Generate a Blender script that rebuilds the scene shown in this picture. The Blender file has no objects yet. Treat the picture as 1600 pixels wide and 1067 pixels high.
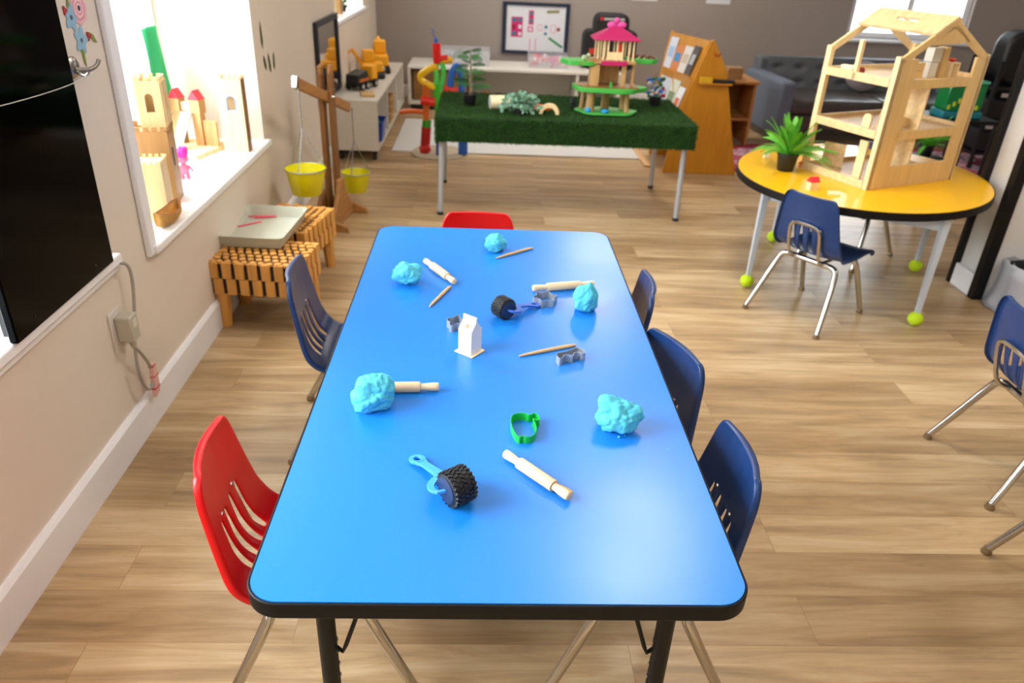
import bpy, bmesh, math, random
from mathutils import Vector, Matrix, noise
from math import pi, sin, cos, radians, sqrt, atan2
random.seed(7)
S = bpy.context.scene
C = S.collection

# ------------------------------------------------------------------ camera
CAM = Vector((-.043, -.7982, 1.4295))
CR = Vector((0.99874688, -0.02822095, 0.04133089))
CU = Vector((-0.02306883, 0.47328112, 0.88060934))
CD = Vector((0.04441276, 0.88045929, -0.47203702))
cd = bpy.data.cameras.new('camera')
cam = bpy.data.objects.new('camera', cd); C.objects.link(cam)
m = Matrix((CR, CU, -CD)).transposed().to_4x4(); m.translation = CAM
cam.matrix_world = m
cd.sensor_width = 36; cd.lens = 1176.3 / 1600 * 36
cd.clip_start = .05; cd.clip_end = 100
cd.dof.use_dof = True; cd.dof.focus_distance = 1.36; cd.dof.aperture_fstop = 4.6
S.camera = cam

# ------------------------------------------------------------------ light
S.view_settings.view_transform = 'Standard'
S.view_settings.look = 'None'
S.view_settings.gamma = 1
S.view_settings.exposure = 0.84
S.view_settings.use_curve_mapping = False
W = bpy.data.worlds.new('sky'); S.world = W; W.use_nodes = True
bgn = W.node_tree.nodes['Background']
bgn.inputs[0].default_value = (.86, .94, 1, 1); bgn.inputs[1].default_value = 2.3

def area(name, loc, direction, sx, sy, power, col):
    l = bpy.data.lights.new(name, 'AREA'); l.shape = 'RECTANGLE'; l.size = sx; l.size_y = sy
    l.energy = power; l.color = col
    o = bpy.data.objects.new(name, l); C.objects.link(o)
    o.location = loc; o.rotation_euler = Vector(direction).to_track_quat('-Z', 'Y').to_euler()
    return o
# daylight outside each window
area('daylight_castle_window', (-1.85, 2.15, 1.5), (1, -.1, -.3), 1.3, 1.3, 62, (.86, .94, 1))
area('daylight_screen_window', (-1.85, .2, 1.5), (1, .1, -.3), 1.4, 1.2, 70, (.86, .94, 1))
area('daylight_far_window', (-1.85, 5.5, 1.5), (1, -.1, -.3), 1.2, 1.2, 22, (.86, .94, 1))
area('daylight_sofa_window', (3.95, 7.55, 1.4), (-.1, -1, -.2), 1.2, 1.2, 22, (.86, .94, 1))

# ------------------------------------------------------------------ helpers
def lin(h):
    h = h.lstrip('#')
    v = [int(h[i:i+2], 16) / 255 for i in (0, 2, 4)]
    return tuple((c / 12.92 if c <= .04045 else ((c + .055) / 1.055) ** 2.4) for c in v) + (1,)

MATS = {}
def mat(name, col='#ffffff', rough=.5, metal=0, spec=.5, var=0, scale=8, stretch=(1, 1, 1), bump=0, coat=0, trans=0, emit=None, estr=0, alpha=1, sheen=0):
    if name in MATS: return MATS[name]
    M = bpy.data.materials.new(name); M.use_nodes = True
    nt = M.node_tree; b = nt.nodes['Principled BSDF']
    c = lin(col) if isinstance(col, str) else col
    b.inputs['Base Color'].default_value = c
    b.inputs['Roughness'].default_value = rough
    b.inputs['Metallic'].default_value = metal
    b.inputs['Specular IOR Level'].default_value = spec
    b.inputs['Coat Weight'].default_value = coat
    b.inputs['Coat Roughness'].default_value = .15
    b.inputs['Transmission Weight'].default_value = trans
    b.inputs['Alpha'].default_value = alpha
    if emit:
        b.inputs['Emission Color'].default_value = lin(emit); b.inputs['Emission Strength'].default_value = estr
    if var or bump:
        tc = nt.nodes.new('ShaderNodeTexCoord'); mp = nt.nodes.new('ShaderNodeMapping')
        mp.inputs['Scale'].default_value = stretch
        nt.links.new(tc.outputs['Object'], mp.inputs[0])
        nz = nt.nodes.new('ShaderNodeTexNoise'); nz.inputs['Scale'].default_value = scale; nz.inputs['Detail'].default_value = 5
        nt.links.new(mp.outputs[0], nz.inputs[0])
        if var:
            cr = nt.nodes.new('ShaderNodeValToRGB')
            cr.color_ramp.elements[0].position = .3; cr.color_ramp.elements[1].position = .7
            cr.color_ramp.elements[0].color = tuple(x * (1 - var) for x in c[:3]) + (1,)
            cr.color_ramp.elements[1].color = tuple(min(1, x * (1 + var)) for x in c[:3]) + (1,)
            nt.links.new(nz.outputs[0], cr.inputs[0]); nt.links.new(cr.outputs[0], b.inputs['Base Color'])
        if bump:
            bp = nt.nodes.new('ShaderNodeBump'); bp.inputs['Strength'].default_value = bump; bp.inputs['Distance'].default_value = .01
            nt.links.new(nz.outputs[0], bp.inputs['Height']); nt.links.new(bp.outputs[0], b.inputs['Normal'])
    MATS[name] = M
    return M

def wood(name, col, rough=.5, axis=2, var=.16):
    st = [14, 14, 14]; st[axis] = 1.2
    return mat(name, col, rough, var=var, scale=3, stretch=tuple(st))

def glass_mat():
    M = bpy.data.materials.new('clear_glass'); M.use_nodes = True; nt = M.node_tree
    for n in list(nt.nodes): nt.nodes.remove(n)
    o = nt.nodes.new('ShaderNodeOutputMaterial'); mx = nt.nodes.new('ShaderNodeMixShader')
    t = nt.nodes.new('ShaderNodeBsdfTransparent'); g = nt.nodes.new('ShaderNodeBsdfGlossy')
    g.inputs['Roughness'].default_value = .02
    mx.inputs[0].default_value = .06
    nt.links.new(t.outputs[0], mx.inputs[1]); nt.links.new(g.outputs[0], mx.inputs[2]); nt.links.new(mx.outputs[0], o.inputs[0])
    return M
GLASS = glass_mat()

def floor_mat():
    M = bpy.data.materials.new('vinyl_planks'); M.use_nodes = True; nt = M.node_tree; b = nt.nodes['Principled BSDF']
    N = nt.nodes.new; L = nt.links.new
    tc = N('ShaderNodeTexCoord')
    mp = N('ShaderNodeMapping'); mp.inputs['Location'].default_value = (.45, .06, 0)
    L(tc.outputs['Object'], mp.inputs[0])
    br = N('ShaderNodeTexBrick'); br.offset = .37; br.offset_frequency = 2; br.squash = 1
    br.inputs['Color1'].default_value = (.15, .15, .15, 1); br.inputs['Color2'].default_value = (.85, .85, .85, 1)
    br.inputs['Mortar'].default_value = (.4, .4, .4, 1)
    br.inputs['Scale'].default_value = 1; br.inputs['Mortar Size'].default_value = .0007; br.inputs['Mortar Smooth'].default_value = .3
    br.inputs['Brick Width'].default_value = 1.22; br.inputs['Row Height'].default_value = .152; br.inputs['Bias'].default_value = 0
    L(mp.outputs[0], br.inputs[0])
    # per plank offset of the grain
    sep = N('ShaderNodeSeparateColor'); L(br.outputs['Color'], sep.inputs[0])
    mul = N('ShaderNodeMath'); mul.operation = 'MULTIPLY'; mul.inputs[1].default_value = 17; L(sep.outputs[0], mul.inputs[0])
    cx = N('ShaderNodeCombineXYZ'); L(mul.outputs[0], cx.inputs[2]); L(mul.outputs[0], cx.inputs[0])
    ad = N('ShaderNodeVectorMath'); ad.operation = 'ADD'; L(tc.outputs['Object'], ad.inputs[0]); L(cx.outputs[0], ad.inputs[1])
    m2 = N('ShaderNodeMapping'); m2.inputs['Scale'].default_value = (1.3, 13, 1); L(ad.outputs[0], m2.inputs[0])
    nz = N('ShaderNodeTexNoise'); nz.inputs['Scale'].default_value = 1.4; nz.inputs['Detail'].default_value = 6; nz.inputs['Roughness'].default_value = .62; nz.inputs['Distortion'].default_value = .6
    L(m2.outputs[0], nz.inputs[0])
    m3 = N('ShaderNodeMapping'); m3.inputs['Scale'].default_value = (4, 110, 1); L(ad.outputs[0], m3.inputs[0])
    n2 = N('ShaderNodeTexNoise'); n2.inputs['Scale'].default_value = 1.5; n2.inputs['Detail'].default_value = 3; L(m3.outputs[0], n2.inputs[0])
    cr = N('ShaderNodeValToRGB'); e = cr.color_ramp.elements
    e[0].position = .28; e[0].color = lin('#9c8260'); e[1].position = .75; e[1].color = lin('#dfc9a4')
    k = cr.color_ramp.elements.new(.5); k.color = lin('#c4a67c')
    mx0 = N('ShaderNodeMath'); mx0.operation = 'MULTIPLY_ADD'; mx0.inputs[1].default_value = .16; L(n2.outputs[0], mx0.inputs[0])
    s1 = N('ShaderNodeMath'); s1.operation = 'SUBTRACT'; s1.inputs[1].default_value = .08; L(nz.outputs[0], s1.inputs[0])
    L(s1.outputs[0], mx0.inputs[2]); L(mx0.outputs[0], cr.inputs[0])
    # plank to plank tone
    hs = N('ShaderNodeMix'); hs.data_type = 'RGBA'; hs.blend_type = 'MULTIPLY'; hs.inputs[0].default_value = .62
    pr = N('ShaderNodeValToRGB'); pr.color_ramp.elements[0].position = .15; pr.color_ramp.elements[1].position = .85
    pr.color_ramp.elements[0].color = lin('#b5a48e'); pr.color_ramp.elements[1].color = (1, 1, 1, 1)
    L(sep.outputs[0], pr.inputs[0]); L(cr.outputs[0], hs.inputs[6]); L(pr.outputs[0], hs.inputs[7])
    mo = N('ShaderNodeMix'); mo.data_type = 'RGBA'; mo.blend_type = 'MULTIPLY'; mo.inputs[7].default_value = lin('#d2c2a8')
    L(br.outputs['Fac'], mo.inputs[0]); L(hs.outputs[2], mo.inputs[6]); L(mo.outputs[2], b.inputs['Base Color'])
    b.inputs['Roughness'].default_value = .34; b.inputs['Specular IOR Level'].default_value = .4
    bp = N('ShaderNodeBump'); bp.inputs['Strength'].default_value = .08; bp.inputs['Distance'].default_value = .004
    L(n2.outputs[0], bp.inputs['Height']); L(bp.outputs[0], b.inputs['Normal'])
    return M

class MB:
    def __init__(s): s.bm = bmesh.new(); s.M = Matrix.Identity(4)
    def v(s, p): return s.bm.verts.new(s.M @ Vector(p))
    def f(s, vs):
        try: return s.bm.faces.new(vs)
        except ValueError: return None
    def box(s, c, d, rz=0, rx=0, ry=0):
        R = Matrix.Rotation(rz, 4, 'Z') @ Matrix.Rotation(ry, 4, 'Y') @ Matrix.Rotation(rx, 4, 'X')
        c = Vector(c); q = []
        for z in (-.5, .5):
            for x, y in ((-.5, -.5), (.5, -.5), (.5, .5), (-.5, .5)):
                q.append(s.v(c + R @ Vector((x * d[0], y * d[1], z * d[2]))))
        for a in ((3, 2, 1, 0), (4, 5, 6, 7), (0, 1, 5, 4), (1, 2, 6, 5), (2, 3, 7, 6), (3, 0, 4, 7)): s.f([q[i] for i in a])
        return s
    def bx(s, x0, x1, y0, y1, z0, z1): return s.box(((x0+x1)/2, (y0+y1)/2, (z0+z1)/2), (x1-x0, y1-y0, z1-z0))
    def tube(s, pts, r, seg=12, caps=True, closed=False, smooth=0, flat=1):
        P = [Vector(p) for p in pts]
        rr = list(r) if isinstance(r, (list, tuple)) else [r] * len(P)
        for _ in range(smooth):
            Q = [P[0]]; q = [rr[0]]
            for i in range(len(P) - 1):
                Q += [P[i].lerp(P[i+1], .25), P[i].lerp(P[i+1], .75)]; q += [rr[i]*.75+rr[i+1]*.25, rr[i]*.25+rr[i+1]*.75]
            Q.append(P[-1]); q.append(rr[-1]); P, rr = Q, q
        n = len(P); rings = []; up = None
        for i in range(n):
            if closed: t = (P[(i+1) % n] - P[i-1])
            else: t = (P[min(i+1, n-1)] - P[max(i-1, 0)])
            if t.length < 1e-9: t = Vector((0, 0, 1))
            t.normalize()
            if up is None:
                up = Vector((0, 0, 1)) if abs(t.z) < .9 else Vector((1, 0, 0))
            a = up - t * up.dot(t)
            if a.length < 1e-6: a = t.orthogonal()
            a.normalize(); up = a; b = t.cross(a)
            rings.append([s.v(P[i] + (a * cos(2*pi*k/seg) * flat + b * sin(2*pi*k/seg)) * rr[i]) for k in range(seg)])
        m_ = n if closed else n - 1
        for i in range(m_):
            A, B = rings[i], rings[(i+1) % n]
            for k in range(seg): s.f([A[k], A[(k+1) % seg], B[(k+1) % seg], B[k]])
        if caps and not closed: s.f(rings[0][::-1]); s.f(rings[-1])
        return s
    def cyl(s, p, q, r, r2=None, seg=20): return s.tube([p, q], [r, r if r2 is None else r2], seg)
    def lathe(s, prof, o=(0, 0, 0), M=None, seg=28):
        M = M or Matrix.Identity(4); o = Vector(o); rings = []
        for r, z in prof:
            rings.append([s.v(o + M @ Vector((max(r, 1e-5) * cos(2*pi*k/seg), max(r, 1e-5) * sin(2*pi*k/seg), z))) for k in range(seg)])
        for A, B in zip(rings, rings[1:]):
            for k in range(seg): s.f([A[k], A[(k+1) % seg], B[(k+1) % seg], B[k]])
        s.f(rings[0][::-1]); s.f(rings[-1])
        return s
    def prism(s, poly, z0, z1, M=None):
        M = M or Matrix.Identity(4)
        a = [s.v(M @ Vector((x, y, z0))) for x, y in poly]; b = [s.v(M @ Vector((x, y, z1))) for x, y in poly]
        n = len(poly); s.f(a[::-1]); s.f(b)
        for i in range(n): s.f([a[i], a[(i+1) % n], b[(i+1) % n], b[i]])
        return s
    def ring(s, outer, inner, z0, z1, M=None):     # prism with a hole, equal point counts
        M = M or Matrix.Identity(4); n = len(outer)
        q = [[s.v(M @ Vector((x, y, z))) for x, y in L] for L in (outer, inner) for z in (z0, z1)]
        o0, o1, i0, i1 = q
        for i in range(n):
            j = (i+1) % n
            s.f([o0[i], o0[j], o1[j], o1[i]]); s.f([i0[j], i0[i], i1[i], i1[j]])
            s.f([o1[i], o1[j], i1[j], i1[i]]); s.f([o0[j], o0[i], i0[i], i0[j]])
        return s
    def ico(s, c, r, sub=2, sc=(1, 1, 1), fn=None):
        t = bmesh.new(); bmesh.ops.create_icosphere(t, subdivisions=sub, radius=1)
        mp = {}
        for v_ in t.verts:
            p = v_.co.copy(); k = fn(p) if fn else 1
            mp[v_.index] = s.v(Vector(c) + Vector((p.x*sc[0], p.y*sc[1], p.z*sc[2])) * r * k)
        for f_ in t.faces: s.f([mp[v_.index] for v_ in f_.verts])
        t.free(); return s
    def quad(s, a, b, c, d): s.f([s.v(a), s.v(b), s.v(c), s.v(d)]); return s
    def build(s, name, m_, parent=None, bevel=0, smooth=True, ang=35, solid=0, subsurf=0, kind=None, loc=None, bseg=2, split=False):
        bmesh.ops.recalc_face_normals(s.bm, faces=s.bm.faces)
        if split:      # every loose piece becomes an object of its own
            seen = set(); isl = []
            for v0 in s.bm.verts:
                if v0 in seen: continue
                st_, cur = [v0], []
                seen.add(v0)
                while st_:
                    a = st_.pop(); cur.append(a)
                    for e in a.link_edges:
                        b_ = e.other_vert(a)
                        if b_ not in seen: seen.add(b_); st_.append(b_)
                isl.append(cur)
            out = []
            for cur in isl:
                q = MB(); mp = {v_: q.bm.verts.new(v_.co) for v_ in cur}
                for f_ in {f_ for v_ in cur for f_ in v_.link_faces}: q.bm.faces.new([mp[v_] for v_ in f_.verts])
                out.append(q.build(name, m_, parent, bevel, smooth, ang, solid, subsurf, kind, loc, bseg))
            s.bm.free(); return out
        me = bpy.data.meshes.new(name); s.bm.to_mesh(me); s.bm.free()
        me.materials.append(m_)
        if smooth:
            for p in me.polygons: p.use_smooth = True
            me.set_sharp_from_angle(angle=radians(ang))
        o = bpy.data.objects.new(name, me); C.objects.link(o)
        if parent: o.parent = parent
        if loc: o.location = loc
        if solid:
            k = o.modifiers.new('s', 'SOLIDIFY'); k.thickness = solid; k.offset = 0
        if subsurf:
            k = o.modifiers.new('u', 'SUBSURF'); k.levels = subsurf; k.render_levels = subsurf
        if bevel:
            k = o.modifiers.new('b', 'BEVEL'); k.width = bevel; k.segments = bseg; k.limit_method = 'ANGLE'; k.angle_limit = radians(40)
            k.harden_normals = False
        if kind: o['kind'] = kind
        return o

def tag(o, label, cat, group=None, kind=None):
    o['label'] = label; o['category'] = cat
    if group: o['group'] = group
    if kind: o['kind'] = kind
    return o
def T(name, label, cat, loc=(0, 0, 0), rz=0, group=None):
    o = bpy.data.objects.new(name, None); C.objects.link(o); o.empty_display_size = .05
    o.location = loc; o.rotation_euler = (0, 0, rz)
    return tag(o, label, cat, group)
def dup(root, loc, rz, label, group=None):
    kids = {}
    for o in bpy.data.objects:
        if o.parent: kids.setdefault(o.parent.name, []).append(o)
    def cp(o, par):
        c = o.copy(); C.objects.link(c)
        if par: c.parent = par
        for k in kids.get(o.name, []): cp(k, c)
        return c
    r = cp(root, None); r.location = loc; r.rotation_euler = (0, 0, rz); r['label'] = label
    if group: r['group'] = group
    return r
def yaw(a, b): return atan2(b[1]-a[1], b[0]-a[0])
def rrect(hx, hy, r, n=6):
    out = []
    for cx, cy, a0 in ((hx-r, hy-r, 0), (-hx+r, hy-r, 90), (-hx+r, -hy+r, 180), (hx-r, -hy+r, 270)):
        for i in range(n+1):
            a = radians(a0 + 90*i/n); out.append((cx + r*cos(a), cy + r*sin(a)))
    return out

# materials
CHROME = mat('chrome', '#c9c6c0', .16, 1)
BLKMET = mat('black_powdercoat', '#0d0d0f', .42, spec=.3)
WHITE = mat('white_paint', '#e9e6e0', .5)
TRIMW = mat('trim_white', '#f1f1f2', .4)
BEECH = wood('beech', '#dfc08c', .45, 0)
PINE = wood('pine_light', '#ead09c', .5, 2, .08)
PINEB = wood('pine_panel', '#d8b577', .5, 2, .08)
OAK = wood('brown_wood', '#8a6136', .5, 2)

# ------------------------------------------------------------------ structure
LX = -1.089; BY = 7.0; RX = 5.6; FY = -3.0; CZ = 2.6; REC = .50
MB().bx(LX-REC-.1, RX+.1, FY-.1, BY+.3, -.1, 0).build('floor', floor_mat(), kind='structure', smooth=False)
CEIL = mat('ceiling_white', '#e8e6e2', .8)
MB().bx(LX-REC-.1, RX+.1, FY-.1, BY+.3, CZ, CZ+.1).build('ceiling', CEIL, kind='structure', smooth=False)
WARM = mat('wall_paint_white', '#ded2c2', .6, var=.03, scale=2)
wl = MB(); x0, x1 = LX-REC, LX
wins = [(-.9, 1.2, .60, 2.1), (1.49, 2.86, .53, 2.1), (4.88, 6.2, .87, 2.1)]
ys = [FY] + [w for a in wins for w in a[:2]] + [BY]
for i in range(0, len(ys), 2): wl.bx(x0, x1, ys[i], ys[i+1], 0, CZ)
for a, b, z0, z1 in wins:
    wl.bx(x0, x1, a, b, 0, z0 - .025); wl.bx(x0, x1, a, b, z1, CZ)
wl.build('wall_left', WARM, kind='structure', smooth=False)
TAUPE = mat('wall_paint_taupe', '#9a8f88', .6, var=.03, scale=1.5)
wb = MB(); a, b, z0, z1 = 3.47, 4.66, .70, 1.9
wb.bx(LX, a, BY, BY+.2, 0, CZ).bx(b, RX, BY, BY+.2, 0, CZ).bx(a, b, BY, BY+.2, 0, z0).bx(a, b, BY, BY+.2, z1, CZ)
wb.build('wall_back', TAUPE, kind='structure', smooth=False)
MB().bx(RX, RX+.1, FY, BY+.2, 0, CZ).build('wall_right', TAUPE, kind='structure', smooth=False)
MB().bx(LX-REC, RX, FY-.1, FY, 0, CZ).build('wall_front', WARM, kind='structure', smooth=False)
bb = MB()
bb.prism([(LX, 0), (LX+.016, 0), (LX+.016, .105), (LX+.008, .118), (LX, .118)], -BY, -FY, Matrix(((1,0,0,0),(0,0,-1,0),(0,1,0,0),(0,0,0,1))))
bb.build('baseboard_left', TRIMW, kind='structure', smooth=False)
MB().bx(LX+.016, RX, BY-.016, BY, 0, .11).build('baseboard_back', TRIMW, kind='structure', smooth=False, bevel=.004)

def window_left(n, a, b, z0, z1):
    w = MB(); xp = LX-REC+.06
    for q in (a+.03, (a+b)/2, b-.03): w.bx(xp-.03, xp+.02, q-.03, q+.03, z0, z1)
    for q in (z0+.03, (z0+z1)/2, z1-.03): w.bx(xp-.03, xp+.018, a, b, q-.03, q+.03)
    fr = w.build('window_%d' % n, TRIMW, kind='structure', bevel=.004)
    MB().bx(xp-.008, xp-.004, a, b, z0, z1).build('pane', GLASS, fr, smooth=False)
    MB().bx(LX-REC+.02, LX+.03, a-.03, b+.03, z0-.03, z0).build('sill', TRIMW, fr, bevel=.006)
    return fr
f1 = window_left(1, *wins[0]); f2 = window_left(2, *wins[1]); f3 = window_left(3, *wins[2])
MB().bx(LX, LX+.014, -.95, 1.25, .545, .572).build('trim_1', TRIMW, kind='structure', bevel=.004)
MB().bx(LX, LX+.018, 1.435, 1.49, .50, 2.16).build('trim_2', TRIMW, kind='structure', bevel=.005)
w = MB()
for q in (a0 for a0 in (3.50, 4.065, 4.63)): w.bx(q-.03, q+.03, BY+.05, BY+.1, .70, 1.9)
for q in (.73, 1.3, 1.87): w.bx(3.47, 4.66, BY+.055, BY+.095, q-.03, q+.03)
f4 = w.build('window_4', TRIMW, kind='structure', bevel=.004)
MB().bx(3.47, 4.66, BY+.07, BY+.075, .70, 1.9).build('pane', GLASS, f4, smooth=False)
MB().bx(3.42, 4.71, BY-.04, BY+.06, .675, .70).build('sill', TRIMW, f4, bevel=.004)

# ceiling lights (they give the soft glow lying along the right half of the table)
def ceiling_light(x, y, sx, sy, label, estr=10):
    t = T('ceiling_light', label, 'ceiling light', (x, y, CZ-.05))
    MB().box((0, 0, .025), (sx+.05, sy+.05, .05)).build('housing', TRIMW, t, bevel=.006)
    MB().box((0, 0, -.004), (sx, sy, .006)).build('diffuser', mat('lamp_diffuser%g' % estr, '#ffffff', .5, emit='#fff5ea', estr=estr), t, smooth=False)
ceiling_light(.80, 2.20, .42, .62, 'white ceiling light panel, nearest of the row above the tables', 18)
ceiling_light(1.05, 5.7, .5, 1.1, 'white ceiling light panel, farthest of the row toward the back wall', 13)
ceiling_light(2.6, 1.0, .34, 1.1, 'white ceiling light panel to the right above the lone blue chairs')
ceiling_light(.2, -1.6, 1.1, .34, 'white ceiling light panel behind the viewer')

# pillar at the right
p0 = Vector((2.335, 2.50, 0))
pil = MB().bx(2.33, 2.75, 2.44, 2.60, 0, CZ); pil.build('wall_pillar', mat('pillar_white', '#dcdad6', .6), kind='structure', smooth=False)
MB().bx(2.305, 2.33, 2.44, 2.60, 0, .11).build('baseboard_pillar', TRIMW, kind='structure', bevel=.004)
MB().bx(2.30, 2.35, 2.395, 2.44, 0, CZ).build('trim_3', BLKMET, kind='structure', bevel=.004)
MB().bx(2.335, 2.75, 2.41, 2.44, 0, CZ).build('trim_4', mat('pillar_white'), kind='structure', smooth=False)
MB().bx(2.30, 2.33, 2.60, 2.63, 0, CZ).build('trim_5', BLKMET, kind='structure', bevel=.004)

# ------------------------------------------------------------------ blue table
ZT = .56; TL = 1.6253; TW = .381
def marbled_blue():
    M = mat('blue_laminate', '#177ad6', .32, spec=.6, bump=0)
    nt = M.node_tree; b = nt.nodes['Principled BSDF']
    tc = nt.nodes.new('ShaderNodeTexCoord')
    n1 = nt.nodes.new('ShaderNodeTexNoise'); n1.inputs['Scale'].default_value = 5; n1.inputs['Detail'].default_value = 4
    nt.links.new(tc.outputs['Object'], n1.inputs[0])
    mr = nt.nodes.new('ShaderNodeMapRange'); mr.inputs[3].default_value = .25; mr.inputs[4].default_value = .37
    nt.links.new(n1.outputs[0], mr.inputs[0]); nt.links.new(mr.outputs[0], b.inputs['Roughness'])
    n2 = nt.nodes.new('ShaderNodeTexNoise'); n2.inputs['Scale'].default_value = 380; n2.inputs['Detail'].default_value = 1
    nt.links.new(tc.outputs['Object'], n2.inputs[0])
    bp = nt.nodes.new('ShaderNodeBump'); bp.inputs['Strength'].default_value = .12; bp.inputs['Distance'].default_value = .0006
    nt.links.new(n2.outputs[0], bp.inputs['Height']); nt.links.new(bp.outputs[0], b.inputs['Normal'])
    return M
tb = T('activity_table', 'long rectangular blue topped activity table with black edge and black legs', 'table', (0, TL/2, 0))
hy = TL/2
MB().prism(rrect(TW-.0015, hy-.0015, .050, 10), ZT-.006, ZT).build('tabletop', marbled_blue(), tb, ang=60)
o_ = rrect(TW+.0035, hy+.0035, .055, 10); i_ = rrect(TW-.0015, hy-.0015, .050, 10)
MB().ring(o_, i_, ZT-.03, ZT-.0008).build('edge_band', mat('black_edge', '#0a0a0b', .5, spec=.25), tb, bevel=.002, ang=50)
MB().prism(rrect(TW-.002, hy-.002, .05, 10), ZT-.028, ZT-.0065).build('underside', mat('dark_board', '#2a2622', .8), tb)
for sx in (-1, 1):
    for sy in (-1, 1):
        lx, ly = sx*.288, sy*(hy-.10)
        lg = MB().cyl((lx, ly, .20), (lx, ly, ZT-.03), .0155).build('leg', BLKMET, tb)
        MB().cyl((lx, ly, .02), (lx, ly, .21), .0125).cyl((lx, ly, 0), (lx, ly, .022), .017, .014).build('leg_insert', BLKMET, lg)
        k = MB()
        for z in (.365, .335, .305, .275, .245): k.lathe([(.004, 0), (.0045, .002), (.002, .0035)], (lx - sx*.0145, ly, z), Matrix.Rotation(-sx*pi/2, 4, 'Y'), 10)
        k.build('adjusting_screw', CHROME, lg, split=True)
        MB().tube([(lx - sx*.014, ly, .345), (lx - sx*.024, ly, .335), (lx - sx*.030, ly, .35), (lx-sx*.085, ly, ZT-.034)], .004, 8).build('brace', BLKMET, tb)

# ------------------------------------------------------------------ school chairs
def plastic(name, col): return mat(name, col, .33, spec=.5, bump=.04, scale=350)
NAVY = plastic('navy_plastic', '#143466'); RED = plastic('red_plastic', '#dd0a12')
def prof(v):      # side profile of the shell, v 0 front lip .. 1 top of back -> y, z
    P = [(.165, .272), (.150, .292), (.10, .300), (.03, .294), (-.05, .292), (-.115, .300), (-.150, .325), (-.170, .362), (-.182, .41), (-.193, .465), (-.203, .52), (-.209, .566)]
    t = v*(len(P)-1); i = min(int(t), len(P)-2); u = t-i
    q = [P[max(i-1, 0)], P[i], P[i+1], P[min(i+2, len(P)-1)]]
    return tuple(.5*((2*q[1][k]) + (-q[0][k]+q[2][k])*u + (2*q[0][k]-5*q[1][k]+4*q[2][k]-q[3][k])*u*u + (-q[0][k]+3*q[1][k]-3*q[2][k]+q[3][k])*u**3) for k in (0, 1))
def half_width(v):
    if v < .12: return .128 + .022*sqrt(max(0, 1-((.12-v)/.12)**2))
    if v < .40: return .150
    if v < .60: return .150 + .008*sin(pi/2*(v-.40)/.2)
    a = .158 - .042*((v-.60)/.40)
    if v > .9: a -= .026*(1-sqrt(max(0, 1-((v-.9)/.1)**2)))
    return a
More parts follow.
